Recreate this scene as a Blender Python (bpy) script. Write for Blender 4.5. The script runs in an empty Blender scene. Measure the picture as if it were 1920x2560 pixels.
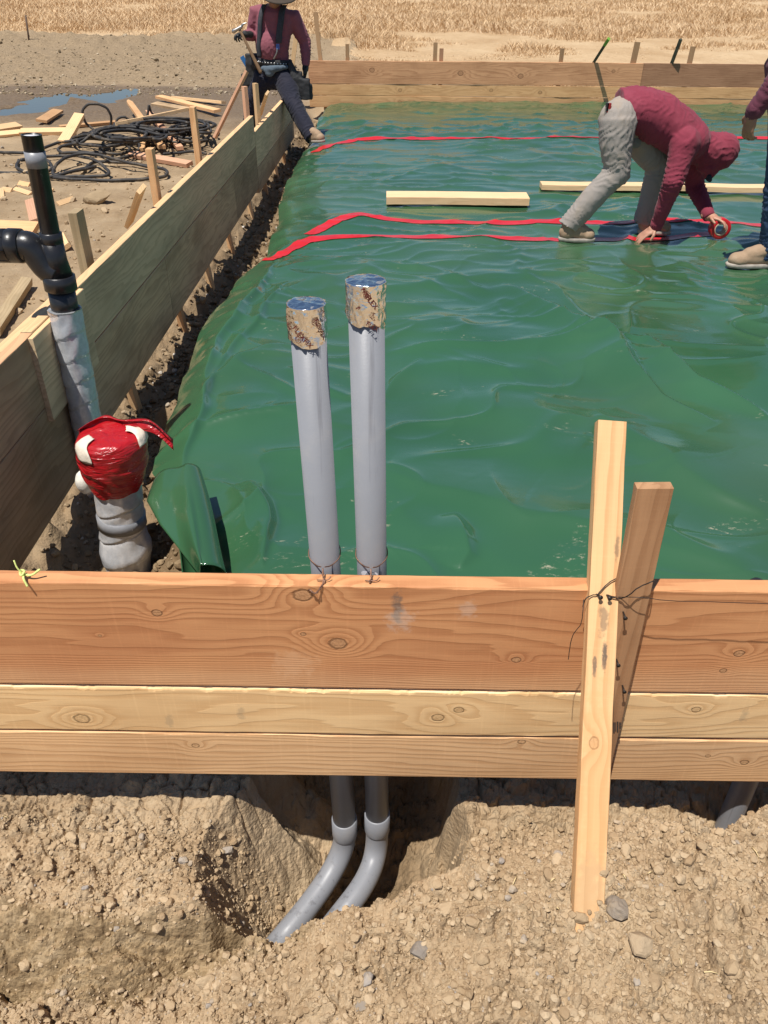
import bpy, bmesh, math, random
import numpy as np
from mathutils import Vector, Matrix

random.seed(7)
rng = np.random.default_rng(11)
C = bpy.context.scene.collection
scene = bpy.context.scene

# ------------------------------------------------------------------ camera, sky, sun, exposure
F_PX, TH, ROLL, YAW = 1950.0, math.radians(34.46), math.radians(0.45), math.radians(0.4)
CAM = np.array([0.0, 0.0, 1.56])
_fw = np.array([-math.sin(YAW)*math.cos(TH), math.cos(YAW)*math.cos(TH), -math.sin(TH)])
_r0 = np.array([math.cos(YAW), math.sin(YAW), 0.0])
_u0 = np.cross(_r0, _fw)
_rt = _r0*math.cos(ROLL) + _u0*math.sin(ROLL)
_up = np.cross(_rt, _fw)
RC = np.stack([_rt, _up, -_fw], axis=1)
cd = bpy.data.cameras.new('camera')
cam = bpy.data.objects.new('camera', cd); C.objects.link(cam)
m4 = Matrix([[*RC[0], CAM[0]], [*RC[1], CAM[1]], [*RC[2], CAM[2]], [0, 0, 0, 1]])
cam.matrix_world = m4
cd.sensor_fit = 'VERTICAL'; cd.sensor_height = 24.0; cd.lens = 24.0*F_PX/2560.0
cd.clip_start = 0.02; cd.clip_end = 2000
scene.camera = cam

SUN_TO = Vector((-0.225, -0.31, 1.0)).normalized()
w = bpy.data.worlds.new('World'); scene.world = w; w.use_nodes = True
wn = w.node_tree; wn.nodes.clear()
sky = wn.nodes.new('ShaderNodeTexSky'); sky.sky_type = 'NISHITA'; sky.sun_disc = False
sky.sun_elevation = math.asin(SUN_TO.z); sky.sun_rotation = math.atan2(SUN_TO.x, SUN_TO.y)
sky.air_density = 1.0; sky.dust_density = 0.15; sky.ozone_density = 4.0
bg = wn.nodes.new('ShaderNodeBackground'); bg.inputs['Strength'].default_value = 0.072
wo = wn.nodes.new('ShaderNodeOutputWorld')
wn.links.new(sky.outputs[0], bg.inputs['Color']); wn.links.new(bg.outputs[0], wo.inputs['Surface'])
sl = bpy.data.lights.new('sun', 'SUN'); sl.energy = 4.9; sl.angle = math.radians(0.53); sl.color = (1.0, 0.95, 0.88)
so = bpy.data.objects.new('sun', sl); C.objects.link(so)
so.rotation_euler = (-SUN_TO).to_track_quat('-Z', 'Y').to_euler()
so.location = (0, 0, 30)
vs = scene.view_settings
vs.view_transform = 'Standard'; vs.look = 'None'; vs.gamma = 1.0; vs.use_curve_mapping = False; vs.exposure = 0.30
scene.cycles.max_bounces = 6

# ------------------------------------------------------------------ picture rays -> places
def ray(px, py):
    return RC @ np.array([(px-960)/F_PX, -(py-1280)/F_PX, -1.0])
def PZ(px, py, z):
    d = ray(px, py); t = (z-CAM[2])/d[2]; return CAM + d*t
def PYv(px, py, Y):
    d = ray(px, py); t = (Y-CAM[1])/d[1]; return CAM + d*t
def PXv(px, py, X):
    d = ray(px, py); t = (X-CAM[0])/d[0]; return CAM + d*t

# ------------------------------------------------------------------ numpy noise
def _hash(ix, iy, s):
    h = (ix.astype(np.int64)*374761393 + iy.astype(np.int64)*668265263 + s*974634777) & 0xFFFFFFFF
    h = ((h ^ (h >> 13))*1274126177) & 0xFFFFFFFF
    h = ((h ^ (h >> 16))*2246822519) & 0xFFFFFFFF
    return ((h ^ (h >> 15)) & 0xFFFFFF)/float(0x1000000)
def perlin(x, y, s=0):
    x = np.asarray(x, float); y = np.asarray(y, float)
    ix = np.floor(x); iy = np.floor(y); fx = x-ix; fy = y-iy
    u = fx*fx*fx*(fx*(fx*6-15)+10); v = fy*fy*fy*(fy*(fy*6-15)+10)
    def g(i, j):
        a = _hash(ix+i, iy+j, s)*2*np.pi
        return np.cos(a)*(fx-i) + np.sin(a)*(fy-j)
    a = g(0, 0)*(1-u)+g(1, 0)*u; b = g(0, 1)*(1-u)+g(1, 1)*u
    return (a*(1-v)+b*v)*1.5
def fbm(x, y, o=4, s=0, gain=0.5, lac=2.03):
    r = 0; a = 1.0; t = 0
    for k in range(o):
        r = r + a*perlin(x, y, s+k*17); t += a
        x = np.asarray(x)*lac+3.1; y = np.asarray(y)*lac-1.7; a *= gain
    return r/t
def clods(x, y, cell, s, dens=0.75, rmin=0.25, rmax=0.6):
    """embedded lumps: domes with random radius in jittered cells (metres)"""
    X = x/cell; Y = y/cell; ix = np.floor(X); iy = np.floor(Y)
    out = np.zeros_like(X)
    for i in (-1, 0, 1):
        for j in (-1, 0, 1):
            cx = ix+i; cy = iy+j
            px = cx + .15+.7*_hash(cx, cy, s); py = cy + .15+.7*_hash(cx, cy, s+1)
            r = rmin + (rmax-rmin)*_hash(cx, cy, s+2)**2
            on = _hash(cx, cy, s+3) < dens
            a = _hash(cx, cy, s+4)*6.28; e = .7+.5*_hash(cx, cy, s+5)
            dx = X-px; dy = Y-py
            du = (dx*np.cos(a)+dy*np.sin(a))/e; dv = (-dx*np.sin(a)+dy*np.cos(a))*e
            d2 = du*du+dv*dv
            h = np.sqrt(np.maximum(0, r*r-d2))*(.5+.5*_hash(cx, cy, s+6))
            out = np.maximum(out, np.where(on, h, 0))
    return out*cell
def worley(x, y, cell, s):
    X = np.asarray(x, float)/cell; Y = np.asarray(y, float)/cell; ix = np.floor(X); iy = np.floor(Y)
    f1 = np.full_like(X, 9.); f2 = np.full_like(X, 9.)
    for i in (-1, 0, 1):
        for j in (-1, 0, 1):
            cx = ix+i; cy = iy+j
            d = np.hypot(X-cx-.1-.8*_hash(cx, cy, s), Y-cy-.1-.8*_hash(cx, cy, s+1))
            f2 = np.where(d < f1, f1, np.minimum(f2, d)); f1 = np.minimum(f1, d)
    return f1, f2
def sstep(a, b, x):
    t = np.clip((np.asarray(x, float)-a)/(b-a), 0, 1); return t*t*(3-2*t)
def smax(a, b, k=0.02):
    h = np.clip(.5+.5*(a-b)/k, 0, 1); return b*(1-h)+a*h+k*h*(1-h)

# ------------------------------------------------------------------ object helpers
WLOC = {}
def tag(o, label=None, cat=None, group=None, kind=None):
    if label: o['label'] = label
    if cat: o['category'] = cat
    if group: o['group'] = group
    if kind: o['kind'] = kind
    return o
def thing(name, loc, label, cat, group=None):
    o = bpy.data.objects.new(name, None); C.objects.link(o); o.empty_display_size = 0.1
    o.location = Vector(loc); WLOC[o.name] = np.array(loc, float)
    return tag(o, label, cat, group)
def mk(name, V, F, mat, parent=None, smooth=True, M=None, base=None, attrs=None):
    """mesh object from world-space vertices (or local vertices placed by M)"""
    V = np.asarray(V, float).reshape(-1, 3)
    me = bpy.data.meshes.new(name)
    ploc = WLOC[parent.name] if parent is not None else np.zeros(3)
    if M is None:
        loc = np.array(base, float) if base is not None else (ploc if parent is not None else
              np.array([(V[:, 0].min()+V[:, 0].max())/2, (V[:, 1].min()+V[:, 1].max())/2, V[:, 2].min()]))
        V = V-loc; MM = Matrix.Translation(Vector(loc))
    else:
        MM = M; loc = np.array(M.translation)
    if isinstance(F, np.ndarray):
        n = len(F); k = F.shape[1]
        me.vertices.add(len(V)); me.vertices.foreach_set('co', V.astype(np.float32).ravel())
        me.loops.add(n*k); me.loops.foreach_set('vertex_index', F.astype(np.int32).ravel())
        me.polygons.add(n); me.polygons.foreach_set('loop_start', np.arange(0, n*k, k, dtype=np.int32))
        me.update(calc_edges=True)
    else:
        me.from_pydata([tuple(v) for v in V], [], [tuple(int(i) for i in f) for f in F])
    me.polygons.foreach_set('use_smooth', np.full(len(me.polygons), bool(smooth)))
    if attrs:
        for an, av in attrs.items():
            at = me.attributes.new(an, 'FLOAT', 'POINT'); at.data.foreach_set('value', np.asarray(av, np.float32))
    if mat: me.materials.append(mat)
    me.update()
    o = bpy.data.objects.new(name, me); C.objects.link(o)
    if parent is not None:
        o.parent = parent
        o.matrix_basis = Matrix.Translation(Vector(-ploc)) @ MM
    else:
        o.matrix_world = MM
    WLOC[o.name] = loc
    return o
def join(parts):
    V = []; F = []; n = 0
    for v, f in parts:
        v = np.asarray(v, float).reshape(-1, 3); V.append(v)
        F.extend([[int(i)+n for i in q] for q in f]); n += len(v)
    return np.concatenate(V), F
def grid_faces(nr, nc):
    i = np.arange((nr-1)*(nc-1)); r = i//(nc-1); c = i % (nc-1); a = r*nc+c
    return np.stack([a, a+1, a+nc+1, a+nc], axis=1)
def frames(P):
    P = np.asarray(P, float); n = len(P); T = np.zeros_like(P)
    T[1:-1] = P[2:]-P[:-2]; T[0] = P[1]-P[0]; T[-1] = P[-1]-P[-2]
    T /= np.linalg.norm(T, axis=1)[:, None]+1e-12
    a = np.array([0, 0, 1.0]) if abs(T[0][2]) < .9 else np.array([1.0, 0, 0])
    U = np.zeros_like(P); u = np.cross(a, T[0]); U[0] = u/np.linalg.norm(u)
    for i in range(1, n):
        u = U[i-1]-T[i]*np.dot(U[i-1], T[i]); U[i] = u/(np.linalg.norm(u)+1e-12)
    return T, U, np.cross(T, U)
def tube(P, R, seg=12, cap=True, rnd=False, side=None, flat=1.0):
    """tube of radius R along P; rnd adds rounded ends; side+flat gives an elliptical section"""
    P = np.asarray(P, float); R = np.broadcast_to(np.asarray(R, float), (len(P),)).copy()
    T, U, W = frames(P)
    if side is not None:
        s = np.asarray(side, float)
        for i in range(len(P)):
            u = s-T[i]*np.dot(s, T[i]); U[i] = u/np.linalg.norm(u)
        W = np.cross(T, U)
    if rnd:
        a = [(-.95, .3), (-.8, .6), (-.45, .89)]
        P0 = [P[0]+T[0]*R[0]*k*flat for k, _ in a]; R0 = [R[0]*q for _, q in a]
        P1 = [P[-1]-T[-1]*R[-1]*k*flat for k, _ in a[::-1]]; R1 = [R[-1]*q for _, q in a[::-1]]
        P = np.array(P0+list(P)+P1); R = np.array(R0+list(R)+R1)
        U = np.array([U[0]]*3+list(U)+[U[-1]]*3); W = np.array([W[0]]*3+list(W)+[W[-1]]*3)
    th = np.arange(seg)/seg*2*np.pi
    V = P[:, None, :]+R[:, None, None]*(np.cos(th)[None, :, None]*U[:, None, :]+flat*np.sin(th)[None, :, None]*W[:, None, :])
    V = V.reshape(-1, 3); F = []
    for i in range(len(P)-1):
        for k in range(seg):
            a0 = i*seg+k; b0 = i*seg+(k+1) % seg
            F.append((a0, b0, b0+seg, a0+seg))
    if cap:
        F.append(tuple(range(seg))[::-1]); F.append(tuple((len(P)-1)*seg+k for k in range(seg)))
    return V, F
def spline(P, n=8):
    P = np.asarray(P, float); out = []
    Q = np.concatenate([[2*P[0]-P[1]], P, [2*P[-1]-P[-2]]])
    for i in range(1, len(Q)-2):
        for t in np.arange(n)/n:
            a, b, c, d = Q[i-1:i+3]
            out.append(.5*((2*b)+(-a+c)*t+(2*a-5*b+4*c-d)*t*t+(-a+3*b-3*c+d)*t**3))
    out.append(P[-1]); return np.array(out)
def ellipsoid(c, r, R=None, nu=16, nv=12):
    V = [(0, 0, -1)]
    for j in range(1, nv):
        p = -math.pi/2+math.pi*j/nv
        for i in range(nu):
            a = 2*math.pi*i/nu; V.append((math.cos(p)*math.cos(a), math.cos(p)*math.sin(a), math.sin(p)))
    V.append((0, 0, 1)); V = np.array(V)*np.asarray(r)
    if R is not None: V = V@np.asarray(R).T
    F = []
    for i in range(nu):
        F.append((0, 1+(i+1) % nu, 1+i))
        for j in range(nv-2):
            a = 1+j*nu+i; b = 1+j*nu+(i+1) % nu; F.append((a, b, b+nu, a+nu))
        F.append((len(V)-1, 1+(nv-2)*nu+i, 1+(nv-2)*nu+(i+1) % nu))
    return V+np.asarray(c), F
def boxm(c, s, R=None):
    V = np.array([(x, y, z) for z in (-.5, .5) for y in (-.5, .5) for x in (-.5, .5)])*np.asarray(s, float)
    if R is not None: V = V@np.asarray(R).T
    return V+np.asarray(c), [(0, 2, 3, 1), (4, 5, 7, 6), (0, 1, 5, 4), (2, 6, 7, 3), (0, 4, 6, 2), (1, 3, 7, 5)]
def bbox_bevel(o, wd=.003, seg=2):
    b = o.modifiers.new('bevel', 'BEVEL'); b.width = wd; b.segments = seg; b.limit_method = 'ANGLE'; return o

# ------------------------------------------------------------------ node helpers
def newmat(name):
    m = bpy.data.materials.new(name); m.use_nodes = True
    nt = m.node_tree; b = nt.nodes['Principled BSDF']; return m, nt, b
def lk(nt, sock, v):
    if isinstance(v, bpy.types.NodeSocket): nt.links.new(v, sock)
    elif isinstance(v, (tuple, list)) and sock.type == 'RGBA' and len(v) == 3: sock.default_value = (*v, 1)
    else: sock.default_value = v
def MA(nt, op, a, b=None, c=None, clamp=False):
    n = nt.nodes.new('ShaderNodeMath'); n.operation = op; n.use_clamp = clamp
    lk(nt, n.inputs[0], a)
    if b is not None: lk(nt, n.inputs[1], b)
    if c is not None: lk(nt, n.inputs[2], c)
    return n.outputs[0]
def VMA(nt, op, a, b=None):
    n = nt.nodes.new('ShaderNodeVectorMath'); n.operation = op
    lk(nt, n.inputs[0], a)
    if b is not None: lk(nt, n.inputs[1], b)
    return n.outputs['Value'] if op in ('LENGTH', 'DOT_PRODUCT') else n.outputs[0]
def NOI(nt, vec, scale, detail=3, rough=.55, dist=0.0, col=False):
    n = nt.nodes.new('ShaderNodeTexNoise'); lk(nt, n.inputs['Vector'], vec); lk(nt, n.inputs['Scale'], scale)
    n.inputs['Detail'].default_value = detail; n.inputs['Roughness'].default_value = rough; n.inputs['Distortion'].default_value = dist
    return n.outputs['Color'] if col else n.outputs['Fac']
def VOR(nt, vec, scale, feat='F1', out='Distance', rnd=1.0):
    n = nt.nodes.new('ShaderNodeTexVoronoi'); n.feature = feat; lk(nt, n.inputs['Vector'], vec)
    n.inputs['Scale'].default_value = scale; n.inputs['Randomness'].default_value = rnd
    return n.outputs[out]
def RAMP(nt, fac, stops):
    n = nt.nodes.new('ShaderNodeValToRGB'); e = n.color_ramp.elements
    while len(e) > 1: e.remove(e[-1])
    for i, (p, c) in enumerate(stops):
        c = (c, c, c) if isinstance(c, (int, float)) else c
        q = e[0] if i == 0 else e.new(p); q.position = p; q.color = (*c, 1)
    lk(nt, n.inputs[0], fac); return n.outputs[0]
def MR(nt, v, a, b, c=0.0, d=1.0, smooth=True):
    n = nt.nodes.new('ShaderNodeMapRange'); n.interpolation_type = 'SMOOTHSTEP' if smooth else 'LINEAR'
    lk(nt, n.inputs['Value'], v)
    for k, x in zip(('From Min', 'From Max', 'To Min', 'To Max'), (a, b, c, d)): n.inputs[k].default_value = x
    return n.outputs['Result']
def MIX(nt, f, a, b, mode='MIX'):
    n = nt.nodes.new('ShaderNodeMix'); n.data_type = 'RGBA'; n.blend_type = mode
    lk(nt, n.inputs[0], f); lk(nt, n.inputs[6], a); lk(nt, n.inputs[7], b); return n.outputs[2]
def TC(nt, out='Object'):
    return nt.nodes.new('ShaderNodeTexCoord').outputs[out]
def SEP(nt, v):
    n = nt.nodes.new('ShaderNodeSeparateXYZ'); lk(nt, n.inputs[0], v); return n.outputs
def COMB(nt, x, y, z):
    n = nt.nodes.new('ShaderNodeCombineXYZ')
    for i, q in enumerate((x, y, z)): lk(nt, n.inputs[i], q)
    return n.outputs[0]
def BUMP(nt, b, h, strength=.5, dist=.01, prev=None):
    n = nt.nodes.new('ShaderNodeBump'); n.inputs['Strength'].default_value = strength; n.inputs['Distance'].default_value = dist
    lk(nt, n.inputs['Height'], h)
    if prev is not None: nt.links.new(prev, n.inputs['Normal'])
    nt.links.new(n.outputs[0], b.inputs['Normal']); return n.outputs[0]
def ATT(nt, name):
    n = nt.nodes.new('ShaderNodeAttribute'); n.attribute_name = name; return n.outputs['Fac']
def RND(nt):
    return nt.nodes.new('ShaderNodeObjectInfo').outputs['Random']

def plain(name, col, rough=.6, metal=0.0, var=.15, scale=40, bump=0.0, spec=.5, bscale=None, sheen=0):
    m, nt, b = newmat(name); v = TC(nt)
    n = NOI(nt, v, scale, 4)
    f = MR(nt, n, .3, .7, 1-var, 1+var, False)
    c = VMA(nt, 'SCALE', (*col,)); sc = c.node; lk(nt, sc.inputs['Scale'], f)
    nt.links.new(c, b.inputs['Base Color'])
    b.inputs['Roughness'].default_value = rough; b.inputs['Metallic'].default_value = metal
    b.inputs['Specular IOR Level'].default_value = spec
    if sheen: b.inputs['Sheen Weight'].default_value = sheen
    if bump: BUMP(nt, b, NOI(nt, v, bscale or scale*2, 3), bump, .004)
    return m

def wood(name, light, dark, freq=60, wav=3.0, knots=(), random_off=True, edge=.5, rough=.65, grey=0.0, low=(.9, 7, 7),
         blotch=.35, tint=None, bump=.35, marks=(), stain=None, edgecol=None, dense=None):
    """plain-sawn softwood: contour lines of a field that runs along local x and bends round the knots"""
    m, nt, b = newmat(name); v0 = TC(nt)
    v = v0
    if random_off:
        r = RND(nt); off = COMB(nt, MA(nt, 'MULTIPLY', r, 37.0), MA(nt, 'MULTIPLY', r, 1.7), MA(nt, 'MULTIPLY', r, 5.3))
        v = VMA(nt, 'ADD', v0, off)
    x, y, z = SEP(nt, v)
    x0, y0, z0 = SEP(nt, v0)
    n1 = NOI(nt, VMA(nt, 'MULTIPLY', v, low), 1.0, 3, .5)
    n2 = NOI(nt, VMA(nt, 'MULTIPLY', v, (5, 30, 30)), 1.0, 2, .5)
    fld = MA(nt, 'MULTIPLY', MA(nt, 'MULTIPLY_ADD', z, .55, y), freq)
    fld = MA(nt, 'MULTIPLY_ADD', MA(nt, 'SUBTRACT', n1, .5), wav*4, fld)
    fld = MA(nt, 'MULTIPLY_ADD', MA(nt, 'SUBTRACT', n2, .5), .9, fld)
    if dense is not None: fld = MA(nt, 'MULTIPLY_ADD', MR(nt, MA(nt, 'MULTIPLY_ADD', MA(nt, 'SUBTRACT', n1, .5), .03, y), dense[0], dense[1], 0, dense[2], False), 1.0, fld)
    kmask = None; kring = None
    for (kx, ky, kr, ka) in knots:
        dx = MA(nt, 'SUBTRACT', x0, kx); dy = MA(nt, 'SUBTRACT', y0, ky)
        dd = MA(nt, 'ADD', MA(nt, 'MULTIPLY', MA(nt, 'MULTIPLY', dx, dx), 1/(kr*4.2)**2), MA(nt, 'MULTIPLY', MA(nt, 'MULTIPLY', dy, dy), 1/(kr*2.6)**2))
        g = MA(nt, 'EXPONENT', MA(nt, 'MULTIPLY', dd, -1.0))
        fld = MA(nt, 'MULTIPLY_ADD', g, ka, fld)
        dn = MA(nt, 'MULTIPLY_ADD', NOI(nt, VMA(nt, 'MULTIPLY', v0, (60, 60, 60)), 1.0, 2), .5, MA(nt, 'SQRT', MA(nt, 'ADD', MA(nt, 'MULTIPLY', MA(nt, 'MULTIPLY', dx, dx), .55), MA(nt, 'MULTIPLY', dy, dy))))
        q = MA(nt, 'SQRT', MA(nt, 'ADD', MA(nt, 'MULTIPLY', MA(nt, 'MULTIPLY', dx, dx), .6/(kr*kr)), MA(nt, 'MULTIPLY', MA(nt, 'MULTIPLY', dy, dy), 1/(kr*kr))))
        q = MA(nt, 'MULTIPLY_ADD', MA(nt, 'SUBTRACT', NOI(nt, v0, 90, 2), .5), .5, q)
        a = MR(nt, q, .85, 1.0, 1, 0); rg = MA(nt, 'MULTIPLY', MR(nt, q, .72, .9, 0, 1), MR(nt, q, .95, 1.2, 1, 0))
        kmask = a if kmask is None else MA(nt, 'MAXIMUM', kmask, a)
        kring = rg if kring is None else MA(nt, 'MAXIMUM', kring, rg)
    fr = MA(nt, 'FRACT', fld)
    ring = MA(nt, 'MULTIPLY', MR(nt, fr, .25, .88, 0, 1), MR(nt, fr, .92, 1.0, 1, 0))
    fib = NOI(nt, VMA(nt, 'MULTIPLY', v, (6, 260, 260)), 1.0, 3, .6)
    saw = NOI(nt, VMA(nt, 'MULTIPLY', v, (130, 4, 4)), 1.0, 2, .5)
    fac = MA(nt, 'MULTIPLY', ring, edge)
    fac = MA(nt, 'MULTIPLY_ADD', MA(nt, 'SUBTRACT', fib, .5), .55, fac, clamp=True)
    col = MIX(nt, fac, light, dark)
    bl = NOI(nt, VMA(nt, 'MULTIPLY', v, (2.2, 6, 6)), 1.0, 3, .6)
    col = MIX(nt, MA(nt, 'MULTIPLY', MR(nt, bl, .42, .72), blotch), col, tint or tuple(.8*q for q in dark))
    col = MIX(nt, MR(nt, saw, .5, .8, 0, .16), col, tuple(min(1, q*1.25) for q in light))
    if stain is not None:      # own-coloured zone of the heartwood: stain=(ylo,yhi,color,amount)
        ys = MA(nt, 'MULTIPLY_ADD', MA(nt, 'SUBTRACT', n1, .5), .14, y0)
        col = MIX(nt, MR(nt, ys, stain[0], stain[1], 0, stain[3]), col, stain[2], 'MULTIPLY')
    if kmask is not None:
        kc = MIX(nt, NOI(nt, v0, 220, 2), tuple(.55*q for q in dark), tuple(1.05*q for q in light))
        col = MIX(nt, MA(nt, 'MULTIPLY', kmask, .85), col, kc)
        col = MIX(nt, MA(nt, 'MULTIPLY', kring, .6), col, tuple(.22*q for q in dark))
    for (mx, my, sx, sy, mc, am) in marks:   # smudges and stains with their own shape
        qx = MA(nt, 'MULTIPLY', MA(nt, 'SUBTRACT', x0, mx), 1/sx); qy = MA(nt, 'MULTIPLY', MA(nt, 'SUBTRACT', y0, my), 1/sy)
        d = MA(nt, 'SQRT', MA(nt, 'ADD', MA(nt, 'MULTIPLY', qx, qx), MA(nt, 'MULTIPLY', qy, qy)))
        d = MA(nt, 'MULTIPLY_ADD', MA(nt, 'SUBTRACT', NOI(nt, v0, 55, 4, .7), .5), 2.2, d)
        col = MIX(nt, MR(nt, d, .35, 1.0, am, 0), col, mc)
    if grey:
        gn = NOI(nt, VMA(nt, 'MULTIPLY', v, (1.5, 12, 12)), 1.0, 4, .65)
        col = MIX(nt, MA(nt, 'MULTIPLY', MR(nt, gn, .3, .75), grey), col, (.20, .17, .115))
    if edgecol is not None:     # sawn edge that has stayed fresh
        ny = SEP(nt, TC(nt, 'Normal'))[1]
        ec = MIX(nt, fac, edgecol, tuple(.72*q for q in edgecol))
        col = MIX(nt, MR(nt, ny, .6, .9), col, ec)
    if random_off:
        k = MA(nt, 'MULTIPLY_ADD', RND(nt), .4, .8)
        c2 = VMA(nt, 'SCALE', col); lk(nt, c2.node.inputs['Scale'], k); col = c2
    nt.links.new(col, b.inputs['Base Color'])
    b.inputs['Roughness'].default_value = rough; b.inputs['Specular IOR Level'].default_value = .25
    hh = MA(nt, 'MULTIPLY_ADD', fib, .7, MA(nt, 'MULTIPLY', ring, -.7))
    hh = MA(nt, 'MULTIPLY_ADD', saw, .25, hh)
    if kring is not None: hh = MA(nt, 'MULTIPLY_ADD', kring, -2.0, hh)
    BUMP(nt, b, hh, bump, .0012)
    return m

# ------------------------------------------------------------------ lumber
def lum_mesh(L, wd, t, r=.003, n=None, rough=.0012, warp=.002, seed=0, point=None, chip=0.0, chipc=(0,), cut0=0.0, cut1=0.0):
    """length along x (0..L), width y, thickness z; rounded worn edges"""
    n = n or max(6, int(L/.06)); xs = np.linspace(0, L, n)
    prof = []; k = 0
    hw, ht = wd/2, t/2
    cs = [(hw, ht), (-hw, ht), (-hw, -ht), (hw, -ht)]
    ang = [0, 90, 180, 270]
    V = np.zeros((n, 0, 3)); cols = []
    for ci, ((cy, cz), a0) in enumerate(zip(cs, ang)):
        ch = chip*np.maximum(0, fbm(xs*17+seed*3.3, xs*0+ci*9.1+seed, 4, 5, .7)*1.5) if chip and ci in chipc else 0
        rr = r + ch
        for a in (0, 30, 60, 90):
            A = math.radians(a0+a)
            y = cy-np.sign(cy)*rr+rr*math.cos(A); z = cz-np.sign(cz)*rr+rr*math.sin(A)
            nz = rough*fbm(xs*9+k*2.3+seed*7.7, xs*0+seed*1.3+ci, 2, 3)
            cols.append(np.stack([xs, y+nz, z+nz*.6], axis=1)); k += 1
    V = np.stack(cols, axis=1); m = V.shape[1]
    V[:, :, 2] += (warp*fbm(xs*1.1+seed*5.1, xs*0+seed, 2, 9))[:, None]
    V[:, :, 1] += (warp*.6*fbm(xs*.9+seed*2.1, xs*0-seed, 2, 19))[:, None]
    V[0, :, 0] += V[0, :, 1]*cut0; V[-1, :, 0] += V[-1, :, 1]*cut1
    if point in ('end', 'start'):
        pl = min(.14, L*.3); d = (L-xs) if point == 'end' else xs
        xs2 = xs
        s = np.clip(.12+.88*d/pl, .12, 1)
        V[:, :, 1] *= s[:, None]
    V = V.reshape(-1, 3); F = []
    for i in range(n-1):
        for j in range(m):
            a = i*m+j; b = i*m+(j+1) % m
            F.append((a, b, b+m, a+m))
    F.append(tuple(range(m))[::-1]); F.append(tuple((n-1)*m+j for j in range(m)))
    return V, F
def frameM(p0, p1, up):
    p0 = np.asarray(p0, float); p1 = np.asarray(p1, float); x = p1-p0; L = np.linalg.norm(x); x /= L
    y = np.asarray(up, float); y = y-x*np.dot(x, y); y /= np.linalg.norm(y); z = np.cross(x, y)
    M = Matrix([[x[0], y[0], z[0], p0[0]], [x[1], y[1], z[1], p0[1]], [x[2], y[2], z[2], p0[2]], [0, 0, 0, 1]])
    return M, L
_seed = [0]
def lumber(name, p0, p1, wd, t, up, mat, parent=None, **k):
    M, L = frameM(p0, p1, up); _seed[0] += 1
    V, F = lum_mesh(L, wd, t, seed=_seed[0]*1.37 % 50, **k)
    o = mk(name, V, F, mat, parent, smooth=False, M=M)
    WLOC[o.name] = np.array(p0, float)
    return o

# ------------------------------------------------------------------ places of the site
D = 1.166                       # near formwork, outer face
ZT = 0.584                      # top of the formwork
XW = float(np.mean([PZ(0, 895, ZT)[0], PZ(560, 366, ZT)[0]]))   # left formwork, inner face
YF = 12.6                       # far formwork, inner face
PADZ = 0.10
_edge_px = [(375, 1200), (372, 1150), (432, 1000), (470, 885), (530, 760), (600, 685), (655, 640), (690, 560), (705, 470), (742, 400),
            (770, 350), (786, 320), (800, 285), (806, 268)]
_ep = np.array([PZ(px, py, .05) for px, py in _edge_px])
_ey = np.concatenate([[1.2, 1.9, 2.22], _ep[1:, 1], [13.2]]); _ex = np.concatenate([[-.50, -.60, -.73], _ep[1:, 0], [_ep[-1, 0]]])
_o = np.argsort(_ey); _ey = _ey[_o]; _ex = _ex[_o]
def XE(y): return np.interp(y, _ey, _ex) + .012*perlin(np.asarray(y)*3.0, np.asarray(y)*0, 5)

# ------------------------------------------------------------------ ground
Y_BANK = ([-2, -.9, -.56, -.415, -.305, 2], [1.0, .975, .93, .955, 1.03, 1.03])
MP = ([-2, -.9, -.6, -.41, -.22, -.03, .1, .2, .5, .9, 2], [-.3, -.3, -.27, -.22, -.12, -.02, .03, .055, .135, .14, .12])
MC = ([-2, -.41, -.22, -.1, -.03, .0, .07, .14, .175, .22, .28, .36, .45, .6, .7, .8, 2],
      [.8, .812, .855, .872, .885, .875, .88, .89, .915, .95, .945, .965, .985, .975, .985, 1.0, 1.0])
def puddle_basin(x, y):
    b = np.zeros_like(x)
    for (cx, cy, rx, ry) in PUD:
        d = ((x-cx)/rx)**2+((y-cy)/ry)**2
        b = b + np.exp(-d)
    return b
_p1 = PZ(95, 252, .03); _p2 = PZ(262, 240, .03); _p3 = PZ(180, 248, .03)
PUD = [(_p1[0]+.08, _p1[1]+.35, .29, .6), (_p1[0]+.05, _p1[1]-.75, .22, .35), (_p2[0]+.05, _p2[1]+.15, .27, .75), (_p1[0]+.30, _p1[1]-.1, .16, .35)]
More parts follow.
